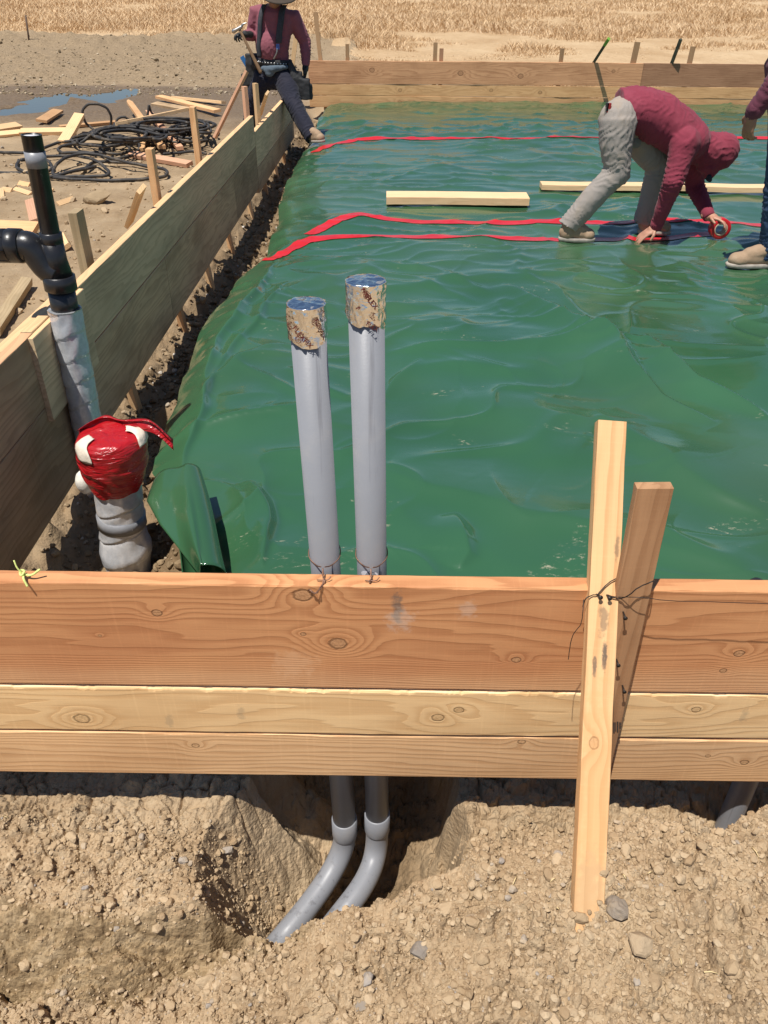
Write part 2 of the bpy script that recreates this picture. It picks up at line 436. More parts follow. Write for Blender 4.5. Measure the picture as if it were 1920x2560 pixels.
def Hbase(x, y):
    yard = .03 + .03*fbm(x*.35, y*.35, 3, 1) + .022*fbm(x*1.6, y*1.6, 3, 2)
    far = sstep(20, 60, y)*0.02*(y-20)
    yard = yard + .06*sstep(14.6, 16.5, y)*(1+fbm(x*.8, y*.8, 3, 41)) + far
    bs_ = np.clip(1.25*puddle_basin(x+.14*perlin(x*3, y*3, 43)+.05*perlin(x*9, y*9, 45), y+.25*perlin(x*2, y*2, 44)), 0, 1)
    wl = sstep(11.0, 12.0, y)*(1-sstep(15.2, 16.2, y))
    yard = yard*(1-wl)+wl*np.maximum(yard, .03+.03*fbm(x*2, y*2, 3, 46))
    yard = yard*(1-bs_) + bs_*(-.06)
    yard = yard + .05*np.exp(-(((x-_p3[0])/.5)**2+((y-12.7)/.35)**2))*(1+fbm(x*5, y*5, 3, 8))
    tr = -.19 + .03*fbm(x*1.8, y*1.8, 3, 3)
    pad = np.full_like(x, .01)
    t1 = sstep(XW-.28, XW+.08, x+.05*perlin(y*1.5, y*0+4.4, 6)); e = XE(y)
    t2 = sstep(e-.12, e+.16, x)
    z = yard*(1-t1)+tr*t1
    ymask = sstep(1.72, 1.95, y)*(1-sstep(YF-.35, YF-.05, y))
    z = z*(1-t2*ymask) + (pad)*t2*ymask
    back = sstep(YF+.05, YF+.45, y)*sstep(XW-.8, XW-.2, x)            # beyond the far formwork
    z = z*(1-back) + (.02+far+.03*fbm(x*.5, y*.5, 3, 21))*back
    return z
def H(x, y):
    x = np.asarray(x, float); y = np.asarray(y, float)
    z = Hbase(x, y)
    near = 1-sstep(1.42, 1.74, y)
    if near.max() > 0:
        wx = x+.035*perlin(x*7, y*7, 31)+.014*perlin(x*23, y*23, 33); wy = y+.045*perlin(x*6+5, y*6, 32)+.05*perlin(x*2.3+2, y*2.3, 36)+.016*perlin(x*21, y*21+3, 34)
        bs = np.interp(wx, [-1.2, -.85, -.5, -.3], [1.0, 1.15, 1.7, 2.6])
        dx_ = np.maximum(0, wx+.305+.06*perlin(x*0, y*9, 35)); bl = -.165-bs*np.maximum(0, np.interp(wx, *Y_BANK)-wy)-np.minimum(8*dx_, .12+1.9*dx_)
        br = -.19-1.6*np.maximum(0, 1.135-wy)-5*np.maximum(0, .205-wx-.35*np.maximum(0, 1.14-wy))
        mo = np.interp(wx, *MP)-2.9*np.maximum(0, wy-np.interp(wx, *MC))
        mo = mo - .10*np.maximum(0, .74-y) - .012
        fl = np.interp(x, [-1.2, -.8, -.5, -.27, .1, .3, 1], [-.36, -.37, -.40, -.46, -.50, -.32, -.32])
        br = br - .24*np.exp(-((x-.90)/.085)**2-((y-1.14)/.13)**2)
        mo = mo + .055*np.exp(-(((x-.385)/.17)**2+((y-.80)/.13)**2))
        cut = np.full_like(x, 9.0)
        for A, B in ((np.array([-.10, 1.24]), PZ(728, 2318, -.48)[:2]), (np.array([-.015, 1.24]), PZ(872, 2262, -.44)[:2])):
            ab = B-A; t_ = np.clip(((x-A[0])*ab[0]+(y-A[1])*ab[1])/(ab@ab), 0, 1); cut = np.minimum(cut, np.hypot(x-A[0]-t_*ab[0], y-A[1]-t_*ab[1]))
        bank = smax(bl, br, .03); bank = np.minimum(bank, -.56+2.6*np.maximum(0, cut-.055))
        fl = fl - .10*np.exp(-(cut/.10)**2)
        n = smax(smax(bank, mo, .012), fl, .04)
        wallm = np.clip((np.interp(wx, *Y_BANK)-wy)/.03, 0, 1)*(bl > mo+.0)*np.clip((bl-fl)/.05+.5, 0, 1)
        rough = 1-.5*wallm
        n = n + rough*(.026*fbm(x*5, y*5, 4, 51)) + .016*fbm(x*15, y*15, 4, 52)*(1-.5*wallm)
        n = n + wallm*(.060*fbm(x*5+y*9, y*15-x*9, 4, 57)+.034*np.abs(fbm(x*10+y*20, y*42-x*22, 4, 59))+.006*fbm(x*40, y*60, 3, 60))
        n = n + rough*(.85*clods(x+.01*perlin(x*60, y*60, 62), y, .085, 61, .5, .15, .5)+.95*clods(x+.02+.004*perlin(x*120, y*120, 72), y, .036, 71, .8, .2, .6)+1.0*clods(x, y+.01, .0165, 81, .8, .25, .6))
        gx = x+.006*perlin(x*40, y*40, 94); gy = y+.006*perlin(x*40, y*40, 95)
        for cl, dp, sd in ((.062, .016, 96), (.027, .010, 97)):
            f1, f2 = worley(gx, gy, cl, sd); cm = sstep(-.25, .35, fbm(x*6, y*6, 2, sd+9))
            n = n - rough*cm*dp*np.exp(-((f2-f1)/.08)**2) + rough*cm*dp*.5*(.5-f1)
        # crumbled break lines
        cr = np.abs(perlin(x*4.2+.5*perlin(x*9, y*9, 92), y*4.2, 91)); mm = sstep(.1, .45, fbm(x*1.7, y*1.7, 2, 93))
        n = n - .022*np.exp(-(cr/.018)**2)*mm*rough
        far = 1-sstep(1.1, 1.6, np.abs(x))
        z = z*(1-near*far)+n*near*far + near*(1-far)*.0
    # clods of the trench by the left formwork and of the yard
    q = (1-near)*(1-sstep(4, 16, y)*.6)
    tr = sstep(XW-.45, XW-.1, x)*(1-sstep(XE(y)+.1, XE(y)+.3, x))*(y < YF)
    z = z + q*tr*(1.0*clods(x, y, .16, 101, .6, .2, .55)+.9*clods(x, y, .06, 111, .8, .2, .6)+.03*fbm(x*6, y*6, 3, 13))
    yd = (1-sstep(XW-.5, XW-.2, x))*q
    wetm = WET(x, y)
    z = z + yd*(1-.5*wetm)*(.35*clods(x, y, .11, 121, .4, .15, .5)+.6*clods(x, y, .045, 131, .6, .2, .5)+.010*fbm(x*7, y*7, 3, 14))
    ridge = np.exp(-((y-23-1.2*perlin(x*.2, x*0, 9))/1.3)**2)*(x < -1.0)
    z = z + ridge*(.18+.25*np.abs(fbm(x*1.5, y*1.5, 3, 15)))
    gv = sstep(14.5, 16, y)*(1-sstep(20, 22.5, y))*(x < -.5)
    z = z + gv*.6*clods(x, y, .25, 141, .8, .2, .55)
    return z
def WET(x, y):
    a = sstep(9.6, 11.6, y+.8*fbm(x*.5, y*.5, 3, 61)+.25*fbm(x*3, y*3, 3, 62))*(1-sstep(14.3, 15.0, y+.5*fbm(x*.8, y*.8, 3, 63)))
    return a*(1-sstep(XW-.6, XW+.3, x))

def ground_material():
    m, nt, b = newmat('site_dirt'); v = TC(nt)
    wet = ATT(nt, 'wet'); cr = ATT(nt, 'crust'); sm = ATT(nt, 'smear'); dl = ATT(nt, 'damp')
    n1 = NOI(nt, v, 3.0, 5, .6); n2 = NOI(nt, v, 28, 4, .6); n3 = NOI(nt, v, 140, 3, .6)
    base = RAMP(nt, n1, [(.30, (.285, .198, .115)), (.5, (.37, .268, .162)), (.68, (.445, .335, .212))])
    cell = VOR(nt, v, 46, 'F1', 'Color'); cs = SEP(nt, cell)[0]
    base = MIX(nt, MR(nt, cs, .55, 1.0, 0, .35), base, (.44, .34, .215))
    base = MIX(nt, MR(nt, n2, .52, .75, 0, .45), base, (.30, .212, .122))
    base = MIX(nt, MR(nt, n3, .55, .8, 0, .35), base, (.46, .36, .24))
    ns = NOI(nt, VMA(nt, 'MULTIPLY', v, (9, 26, 9)), 1.0, 4, .65, 1.2)
    sc = RAMP(nt, ns, [(.28, (.14, .09, .045)), (.48, (.29, .205, .112)), (.7, (.42, .315, .19))])
    base = MIX(nt, sm, base, sc)
    crc = RAMP(nt, n2, [(.3, (.17, .122, .074)), (.65, (.32, .236, .145))])
    base = MIX(nt, cr, base, crc)
    wc = RAMP(nt, n2, [(.3, (.11, .076, .046)), (.7, (.21, .15, .095))])
    base = MIX(nt, wet, base, wc)
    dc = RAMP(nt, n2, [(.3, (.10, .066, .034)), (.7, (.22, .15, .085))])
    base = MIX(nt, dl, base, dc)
    nt.links.new(base, b.inputs['Base Color'])
    nt.links.new(MA(nt, 'MULTIPLY_ADD', wet, -.42, .95), b.inputs['Roughness'])
    b.inputs['Specular IOR Level'].default_value = .2
    h = MA(nt, 'MULTIPLY_ADD', n3, .4, MA(nt, 'MULTIPLY', NOI(nt, v, 60, 4, .65), 1.0))
    h = MA(nt, 'MULTIPLY_ADD', VOR(nt, v, 90, 'F1'), -.35, h)
    BUMP(nt, b, h, .55, .010)
    return m
M_GROUND = ground_material()
def ground_attrs(x, y):
    wet = WET(x, y)
    crust = sstep(14.2, 15.2, y+.5*fbm(x*.8, y*.8, 3, 63))*(1-sstep(22, 25, y))*(1-sstep(-2.5, 0.5, x+.5*perlin(y*.5, y*0, 3)))
    wx = x+.02*perlin(x*7, y*7, 31); wy = y+.02*perlin(x*6+5, y*6, 32)
    smear = sstep(.0, .035, np.interp(wx, *Y_BANK)-wy)*(1-sstep(-.22, -.1, x))*(wy > np.interp(wx, *MC)-.01)
    dn = fbm(x*3, y*3, 3, 71)
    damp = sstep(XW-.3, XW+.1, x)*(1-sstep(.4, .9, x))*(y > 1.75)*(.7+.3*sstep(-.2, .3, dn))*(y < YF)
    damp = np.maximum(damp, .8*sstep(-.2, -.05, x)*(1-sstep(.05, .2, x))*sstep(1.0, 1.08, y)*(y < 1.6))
    damp = np.maximum(damp, .45*(1-sstep(XW-.5, XW-.2, x))*(1-sstep(14, 15, y))*sstep(-.5, .4, fbm(x*1.3, y*1.3, 3, 73)+.2))
    return dict(wet=wet, crust=crust, smear=smear, damp=damp)
tiles = []
def tile(xs, ys, fan=None):
    """xs,ys 1-D; fan: function (u,y)->x"""
    if fan is None:
        Xg, Yg = np.meshgrid(xs, ys)
    else:
        U, Yg = np.meshgrid(xs, ys); Xg = fan(U, Yg)
    tiles.append((Xg, Yg))
def geo(a, b, k):
    n = int(math.log(b/a)/k)+2; return np.geomspace(a, b, n)
tile(np.arange(-1.2, 1.2001, .0038), np.concatenate([np.arange(.42, 1.25, .0036), np.arange(1.25, 1.7501, .0075)]))
_ya = geo(1.75, 14.0, .0075)
tile(np.linspace(0, 1, 150), _ya, lambda U, Y: (XW-.5)+(XE(Y)+.4-(XW-.5))*U)
tile(np.linspace(0, 1, 360), geo(1.75, 25, .006), lambda U, Y: (XW-.5)-(1-U)**1.15*(.75*Y+1.5))
tile(np.linspace(0, 1, 60), _ya, lambda U, Y: XE(Y)+.4+U**1.5*(16-XE(Y)-.4))
tile(np.linspace(0, 1, 200), geo(14.0, 30, .012), lambda U, Y: (XW-.5)+U*(30-XW+.5))
tile(np.linspace(-1, 1, 160), geo(25, 420, .02), lambda U, Y: U*(Y*1.1+10))
tile(np.concatenate([np.linspace(-14, -1.2, 60)]), np.linspace(-6, 1.75, 60))
tile(np.linspace(-1.2, 1.2, 80), np.linspace(-6, .42, 60))
tile(np.linspace(1.2, 14, 60), np.linspace(-6, 1.75, 60))
tile(np.linspace(-60, 60, 40), np.linspace(-60, -6, 20))
Vs = []; Fs = []; At = {}; nn = 0
for Xg, Yg in tiles:
    Zg = H(Xg, Yg); V = np.stack([Xg, Yg, Zg], axis=2).reshape(-1, 3)
    Vs.append(V); Fs.append(grid_faces(*Xg.shape)+nn); nn += len(V)
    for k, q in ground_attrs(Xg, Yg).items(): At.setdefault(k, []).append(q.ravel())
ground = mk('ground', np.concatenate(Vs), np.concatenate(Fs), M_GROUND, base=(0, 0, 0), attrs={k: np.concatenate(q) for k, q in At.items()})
_fl = np.ones(len(ground.data.polygons), bool); _fl[:len(Fs[0])] = False; ground.data.polygons.foreach_set('use_smooth', _fl)
tag(ground, 'bare tan building site dirt with a trench and spoil heap', 'ground', kind='structure')

# puddle water
m, nt, b = newmat('muddy_water'); b.inputs['Base Color'].default_value = (.055, .042, .025, 1); b.inputs['Roughness'].default_value = .03
b.inputs['Specular IOR Level'].default_value = .6
BUMP(nt, b, NOI(nt, TC(nt), 6, 2), .04, .01)
pv, pf = [], []
_gx, _gy = np.meshgrid(np.linspace(_p1[0]-1.4, _p2[0]+.9, 30), np.linspace(_p1[1]-2.2, _p1[1]+2.4, 30))
water = mk('water', np.stack([_gx, _gy, np.full_like(_gx, .006)], 2).reshape(-1, 3), grid_faces(30, 30), m, base=(0, 0, 0))
tag(water, 'shallow sky reflecting puddle in the mud', 'water', kind='structure')

# dry grass field: straw mat plus blades
def field_material():
    m, nt, b = newmat('dry_straw_field'); v = TC(nt)
    a = NOI(nt, VMA(nt, 'MULTIPLY', v, (.5, .25, 1)), 1.0, 5, .65); c = NOI(nt, v, 6, 4, .7)
    col = RAMP(nt, a, [(.3, (.40, .265, .145)), (.55, (.50, .355, .21)), (.75, (.56, .42, .26))])
    col = MIX(nt, MR(nt, c, .5, .75, 0, .5), col, (.27, .175, .085))
    nt.links.new(col, b.inputs['Base Color']); b.inputs['Roughness'].default_value = 1; b.inputs['Specular IOR Level'].default_value = .05
    BUMP(nt, b, c, .8, .1)
    return m
_fx, _fy = [], []
Yg = geo(13.05, 420, .012); Ug = np.linspace(-1, 1, 240)
U, Yq = np.meshgrid(Ug, Yg); Xq = U*(Yq*1.0+8)
lim = 24.6+1.0*perlin(Xq*.25, Xq*0, 12)+.5*perlin(Xq*1.1, Yq, 13)-8.5*sstep(-3.5, 2.2, Xq)-2.6*sstep(1.0, 3.0, Xq)
Zq = H(Xq, Yq)
on = sstep(-.6, .9, Yq-lim)
Zq = Zq + (-.06+.10*on) + .05*on*fbm(Xq*1.2, Yq*1.2, 3, 77)
field = mk('dry_field', np.stack([Xq, Yq, Zq], 2).reshape(-1, 3), grid_faces(*Xq.shape), field_material(), base=(0, 0, 0))
tag(field, 'flat field of dry straw behind the site', 'field', kind='structure')
def field_lim(x): return 24.6+1.0*perlin(x*.25, x*0, 12)-8.5*sstep(-3.5, 2.2, x)-2.6*sstep(1.0, 3.0, x)
def grass():
    n = 560000
    t = rng.random(n); y = 13.5*np.exp(t*math.log(78/13.5)); x = (rng.random(n)*2-1)*(.56*y+2)
    dens = fbm(x*.22, y*.22, 4, 201); tall = sstep(-.15, .35, dens+.25*sstep(27, 33, y)+.12*(x < 0)*sstep(25, 29, y))
    keep = (y > field_lim(x)-.2+.6*rng.standard_normal(n)) & (rng.random(n) < .30+.70*tall)
    x, y, tall = x[keep], y[keep], tall[keep]; n = len(x)
    z = H(x, y)-.02
    h = (.04+.26*tall*rng.uniform(.35, 1.2, n))*np.where(y < 22, .5, 1)
    a = rng.random(n)*6.28; lean = rng.uniform(.1, 1.3, n)*h
    wd = (.0016+.00032*y)*rng.uniform(.6, 1.4, n)
    p0 = np.stack([x, y, z], 1); sd = np.stack([np.cos(a*3.3), np.sin(a*3.3)*.4, a*0], 1)
    tip = p0+np.stack([np.cos(a)*lean, np.sin(a)*lean, h], 1); mid = p0+np.stack([np.cos(a)*lean*.35, np.sin(a)*lean*.35, h*.6], 1)
    V = np.stack([p0, mid+sd*wd[:, None], tip, mid-sd*wd[:, None]], 1).reshape(-1, 3)
    F3 = np.arange(4*n).reshape(n, 4)
    m, nt, b = newmat('dry_grass_blades'); v = TC(nt)
    c = NOI(nt, v, .7, 3, .6); hu = ATT(nt, 'hue')
    col = RAMP(nt, MA(nt, 'MULTIPLY_ADD', c, .5, MA(nt, 'MULTIPLY', hu, .5)), [(.15, (.42, .275, .145)), (.5, (.61, .43, .25)), (.85, (.72, .56, .37))])
    nt.links.new(col, b.inputs['Base Color']); b.inputs['Roughness'].default_value = .9; b.inputs['Specular IOR Level'].default_value = .1
    o = mk('dry_grass', V, F3, m, base=(0, 0, 0), smooth=False, attrs=dict(hue=np.repeat(.65*rng.random(n)+.35*np.clip(.5+1.3*fbm(x*.15, y*.15, 3, 207), 0, 1), 4)))
    tag(o, 'tall golden dry grass covering the field', 'grass', kind='stuff')
grass()

# ------------------------------------------------------------------ stones and clods scattered loose (one heap nobody could count)
def stone_shape(seed, sub=2, ang=.35):
    bm = bmesh.new(); bmesh.ops.create_icosphere(bm, subdivisions=sub, radius=1)
    V = np.array([v.co for v in bm.verts]); F = [[v.index for v in f.verts] for f in bm.faces]; bm.free()
    r = np.random.default_rng(seed)
    for k in range(15):              # plane cuts make facets
        d = r.standard_normal(3); d /= np.linalg.norm(d); c = r.uniform(.42, .85)
        t = V@d; V = V-np.maximum(0, t-c)[:, None]*d*.85
    V *= r.uniform(.7, 1.15, 3); V += .05*np.stack([perlin(V[:, 0]*3+seed, V[:, 1]*3+V[:, 2]*2, k) for k in range(3)], 1)
    return V, np.array(F)
def stone_mat(name, stops, sc=60):
    m, nt, b = newmat(name); v = TC(nt); hu = ATT(nt, 'hue')
    n = NOI(nt, v, sc, 4, .6); col = RAMP(nt, hu, stops)
    col = MIX(nt, MR(nt, n, .45, .75, 0, .5), col, (.40, .30, .18))
    nt.links.new(col, b.inputs['Base Color']); b.inputs['Roughness'].default_value = .95; b.inputs['Specular IOR Level'].default_value = .15
    BUMP(nt, b, NOI(nt, v, sc*3, 3), .6, .004)
    return m
M_CLOD = stone_mat('loose_clod', [(0, (.29, .20, .115)), (.5, (.385, .28, .17)), (.95, (.46, .35, .225)), (.985, (.35, .29, .225)), (1, (.31, .275, .24))])
SHAPES = [stone_shape(k, 2) for k in range(8)]; SMALL = [stone_shape(k+20, 1) for k in range(8)]
def scatter(name, x, y, r, mat, label, cat, sink=.35, z=None):
    n = len(x); z = H(x, y) if z is None else z
    Vs, Fs, hs, k0 = [], [], [], 0
    for i in range(n):
        V, F = (SHAPES if r[i] > .007 else SMALL)[rng.integers(8)]
        a = rng.random()*6.28; c, s = math.cos(a), math.sin(a); tl = rng.uniform(-.5, .5)
        R = np.array([[c, -s, 0], [s, c, 0], [0, 0, 1]])@np.array([[1, 0, 0], [0, math.cos(tl), -math.sin(tl)], [0, math.sin(tl), math.cos(tl)]])
        Vs.append((V@R.T)*r[i]*np.array([1, 1, .8])+np.array([x[i], y[i], z[i]+r[i]*(.6-sink)])); Fs.append(F+k0); k0 += len(V); hs.append(np.full(len(V), rng.random()))
    o = mk(name, np.concatenate(Vs), np.concatenate(Fs), mat, base=(0, 0, 0), smooth=False, attrs=dict(hue=np.concatenate(hs)))
    return tag(o, label, cat, kind='stuff')
def scat_fg():
    n = 60000; x = rng.uniform(-.95, 1.0, n); y = rng.uniform(.55, 1.16, n)
    md = np.interp(x, *MC)-y; on = (md > 0)
    bank = (y > np.interp(x, *Y_BANK)-.03) & (x < -.28)
    p = np.where(on, .85*np.clip(.35+1.2*fbm(x*4, y*4, 2, 301)+.5, 0, 1), np.where(bank, .55, np.where(x > .17, .5, .16)))
    k = rng.random(n) < p; x, y = x[k], y[k]
    r = np.clip(.0026*np.exp(rng.standard_normal(len(x))*.66), .0015, .016)
    scatter('loose_pebbles', x, y, r, M_CLOD, 'small clods and pebbles strewn over the foreground dirt', 'pebbles')
scat_fg()
def scat_tr():
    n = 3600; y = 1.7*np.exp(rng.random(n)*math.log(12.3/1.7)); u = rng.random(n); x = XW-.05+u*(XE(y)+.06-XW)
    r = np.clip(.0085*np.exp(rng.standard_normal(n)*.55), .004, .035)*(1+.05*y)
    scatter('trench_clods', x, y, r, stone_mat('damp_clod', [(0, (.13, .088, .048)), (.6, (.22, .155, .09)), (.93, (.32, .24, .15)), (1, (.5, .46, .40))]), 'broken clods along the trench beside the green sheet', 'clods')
    n = 1800; y = rng.uniform(2.2, 9.0, n); x = XW-.15-rng.random(n)**1.4*(.5*y)
    r = np.clip(.0075*np.exp(rng.standard_normal(n)*.6), .003, .03)*(1+.05*y)
    scatter('yard_clods', x, y, r, M_CLOD, 'scattered dry clods on the yard left of the formwork', 'clods')
    n = 2600; y = 13.5+9*rng.random(n)**1.5; x = -1.8-rng.random(n)*(.5*y)
    r = np.clip(.017*np.exp(rng.standard_normal(n)*.45), .008, .07)
    ms = stone_mat('gravel', [(0, (.17, .125, .075)), (.6, (.29, .225, .145)), (1, (.46, .38, .27))], 12)
    scatter('gravel', x, y, r, ms, 'pale gravel strewn behind the puddle', 'gravel')
scat_tr()

# ------------------------------------------------------------------ green vapour barrier sheet
def seg_dist(x, y, P):
    best = np.full_like(x, 1e9); side = np.zeros_like(x); tt = np.zeros_like(x)
    L = [0]
    for i in range(len(P)-1): L.append(L[-1]+math.hypot(P[i+1][0]-P[i][0], P[i+1][1]-P[i][1]))
    for i in range(len(P)-1):
        ax, ay = P[i][0], P[i][1]; bx, by = P[i+1][0]-ax, P[i+1][1]-ay; l2 = bx*bx+by*by
        t = np.clip(((x-ax)*bx+(y-ay)*by)/l2, 0, 1); dx = x-ax-t*bx; dy = y-ay-t*by; d = np.sqrt(dx*dx+dy*dy)
        s = np.sign(bx*dy-by*dx); k = d < best
        best = np.where(k, d, best); side = np.where(k, s, side); tt = np.where(k, (L[i]+t*(L[i+1]-L[i]))/L[-1], tt)
    return best*side, tt
# named folds: picture polyline, half width (m), height (m), skew
FOLDS = [
    ([(1262, 715), (1400, 790), (1500, 855), (1570, 930), (1640, 1000), (1790, 1060)], .06, .065, 1),
    ([(955, 872), (1250, 868), (1480, 850), (1640, 868), (1920, 875)], .035, .022, 1),
    ([(955, 1185), (1150, 1245), (1300, 1305), (1480, 1325), (1640, 1370), (1919, 1438)], .11, .026, -1),
    ([(690, 650), (560, 850), (500, 1000), (470, 1090), (430, 1180)], .05, .035, 1),
    ([(500, 985), (600, 900), (700, 860), (760, 855)], .035, .020, 1),
    ([(505, 1040), (640, 1020), (760, 1045), (960, 1080)], .05, .006, -1),
    ([(500, 1000), (570, 900), (640, 800), (720, 700)], .03, .018, -1),
    ([(620, 1180), (660, 1300), (670, 1420)], .04, .03, 1),
    ([(960, 990), (1020, 940), (1060, 900)], .025, .014, 1),
    ([(1500, 1020), (1680, 1180), (1920, 1280)], .10, .032, -1),
    ([(1600, 860), (1750, 960), (1919, 1040)], .05, .045, 1),
    ([(700, 930), (860, 990), (960, 1000)], .03, .012, -1),
    ([(1150, 1300), (1180, 1400), (1160, 1440)], .05, .022, 1),
    ([(760, 840), (900, 800), (960, 770), (1150, 742)], .03, .012, 1),
]
_FW = [([tuple(PZ(px, py, PADZ)[:2]) for px, py in P], wd, hh, sk) for P, wd, hh, sk in FOLDS]
def S(x, y, folds=True):
    x = np.asarray(x, float); y = np.asarray(y, float)
    z = PADZ + .018*fbm(x*.8, y*.8, 2, 401) + .024*perlin(x*1.5+.5*y, y*1.3, 402)*1.15*(1-.5*sstep(3, 8, y))
    def crease(a, sx, sy, w, amp, s, ms, pw=1.5):
        c, q = math.cos(a), math.sin(a); u = (x*c+y*q); v = (-x*q+y*c)
        n = perlin(u*sx+.35*perlin(u*2, v*2, s+5), v*sy+.35*perlin(u*2+7, v*2, s+6), s)
        mk_ = sstep(-.1, .45, perlin(u*ms, v*ms, s+1))
        return amp*mk_*np.exp(-np.abs(n/w)**pw)
    fz = sstep(2.5, 6, y)
    z = z + .007*perlin(x*2.6+3, y*2.2, 404)*(1-.4*fz)
    z = z + crease(.12, .45, 1.5, .16, .022, 410, .7)*(.5+.5*fz)
    z = z + crease(.75, .42, 1.4, .13, .022, 420, .6)
    z = z + crease(-.55, .5, 1.7, .14, .014, 430, .7)
    z = z + crease(1.25, .5, 1.9, .15, .010, 440, .8)*(1-.6*fz)
    z = z + crease(.04, .55, 3.2, .20, .014, 450, .8)*(.1+.9*fz)
    z = z + crease(-.12, 1.1, 5.0, .22, .009, 460, 1.0)*(.1+.9*fz)
    z = z + crease(.5, .35, 1.1, .075, .017, 415, .55, 1.0) + crease(-.3, .4, 1.3, .07, .014, 425, .6, 1.0)+crease(1.0, .4, 1.2, .07, .012, 435, .6, 1.0)+crease(.1, .6, 2.6, .09, .013, 445, .7, 1.0)*fz+crease(-.8, .6, 1.9, .06, .007, 455, .8, 1.0)+crease(.25, .9, 2.4, .06, .005, 465, .9, 1.0)
    z = z + .0020*fbm(x*1.8, y*5.0, 2, 470)*(.3+.9*fz)
    if folds:
        wx = x+.04*perlin(x*3, y*3, 481); wy = y+.04*perlin(x*3, y*3, 482)
        for P, wd, hh, sk in _FW:
            d, t = seg_dist(wx, wy, P); d = d*sk
            wv = .75*wd*(.6+.8*np.sin(np.pi*np.clip(t, .02, .98)))
            pr = np.where(d < 0, np.exp(-np.abs(d/(1.9*wv))**1.6), np.exp(-np.abs(d/(.55*wv))**1.6))
            z = z + 1.25*hh*pr*np.sin(np.pi*np.clip(t, 0, 1))**.6
    e = XE(y); s = x-e
    z = z - (.10)*np.exp(-np.maximum(s, 0)/.085)*(.8+.5*perlin(y*2.2, y*0, 490)) - .02*np.exp(-np.maximum(s, 0)/.3)
    z = z + .010*np.exp(-np.maximum(s, 0)/.25)*perlin(y*7, s*3, 491)
    z = z - .06*(1-sstep(1.45, 1.75, y))
    z = z + .04*sstep(YF-1.4, YF-.3, y)*(-1.5+1.0*sstep(-.6, .8, x)-.4*sstep(2, 5, x))
    return z
_sy = np.concatenate([np.arange(1.45, 1.6, .012), geo(1.6, 12.57, .0042)])
_su = np.linspace(0, 1, 620)
def sheet_x(U, Y): return XE(Y)+(U**1.25)*((.72*Y+1.6)-XE(Y))
U, Yq = np.meshgrid(_su, _sy); Xq = np.minimum(sheet_x(U, Yq), 1e9)
Zq = S(Xq, Yq)
def sheet_material():
    m, nt, b = newmat('green_poly_sheet'); v = TC(nt)
    n = NOI(nt, v, 1.3, 3, .5)
    col = RAMP(nt, n, [(.3, (.021, .080, .033)), (.7, (.032, .110, .048))])
    rough = .12
    # dust, dried mud smears and crumbs
    d1 = NOI(nt, VMA(nt, 'MULTIPLY', v, (2.2, 3.5, 1)), 1.0, 6, .72, .6); d2 = NOI(nt, VMA(nt, 'MULTIPLY', v, (34, 60, 34)), 1.0, 4, .7)
    sm = MA(nt, 'MULTIPLY', MR(nt, d1, .585, .70), MR(nt, d2, .54, .66))
    dusty = MR(nt, NOI(nt, v, .55, 4, .6), .35, .75, .01, .12)
    col = MIX(nt, dusty, col, (.20, .18, .11))
    col = MIX(nt, MA(nt, 'MULTIPLY', sm, .8), col, (.42, .37, .26))
    nt.links.new(col, b.inputs['Base Color'])
    r = MA(nt, 'MULTIPLY_ADD', sm, .5, MA(nt, 'MULTIPLY_ADD', dusty, .9, rough))
    nt.links.new(r, b.inputs['Roughness'])
    b.inputs['IOR'].default_value = 1.5; b.inputs['Specular IOR Level'].default_value = .95; b.inputs['Coat Weight'].default_value = .15; b.inputs['Coat Roughness'].default_value = .3
    h = MA(nt, 'MULTIPLY_ADD', NOI(nt, VMA(nt, 'MULTIPLY', v, (7, 10, 7)), 1.0, 2, .5), 1.0, MA(nt, 'MULTIPLY', NOI(nt, v, 26, 2, .5), .12))
    BUMP(nt, b, h, .07, .03)
    return m
M_SHEET = sheet_material()
sheet = thing('plastic_sheet', (1.0, 6.0, PADZ), 'glossy green plastic sheet spread wrinkled over the slab pad', 'plastic sheet')
mk('sheet', np.stack([Xq, Yq, Zq], 2).reshape(-1, 3), grid_faces(*Xq.shape), M_SHEET, sheet)
# the near left corner, rolled back over itself
def curl():
    a = PYv(462, 1178, 2.36); c = PYv(520, 1462, 1.98)
    a0 = PZ(468, 1185, .20); c0 = PZ(512, 1450, .12)
    n, k = 40, 46; V = []
    for i in range(n):
        t = i/(n-1); p = a0*(1-t)+c0*t; ax = c0-a0; ax /= np.linalg.norm(ax)
        r = .044+.022*t+.004*math.sin(t*5)
        right = np.cross(ax, [0, 0, 1.0]); right /= np.linalg.norm(right)
        if right[0] < 0: right = -right
        upv = np.cross(right, ax); upv = upv if upv[2] > 0 else -upv
        for j in range(k):
            s = j/(k-1)
            if s < .42:      # flat tongue running from the left up on to the roll
                q = s/.42; ww = (.135*(1-abs(t-.25)*.9)) if t < .5 else .135*(.775-(t-.5)*1.45)
                ww = max(ww, .012)
                off = -right*ww*(1-q)+upv*(r-.045*(1-q)**2+.008*math.sin(q*6+t*4))
            else:
                q = (s-.42)/.58; A = math.pi/2-q*math.pi*1.45
                off = right*math.cos(A)*r+upv*math.sin(A)*r
            V.append(p+off)
    o = mk('rolled_corner', np.array(V), grid_faces(n, k), M_SHEET, sheet)
    o.modifiers.new('solid', 'SOLIDIFY').thickness = .002
    o['label'] = 'near left corner of the sheet rolled back over itself'
curl()

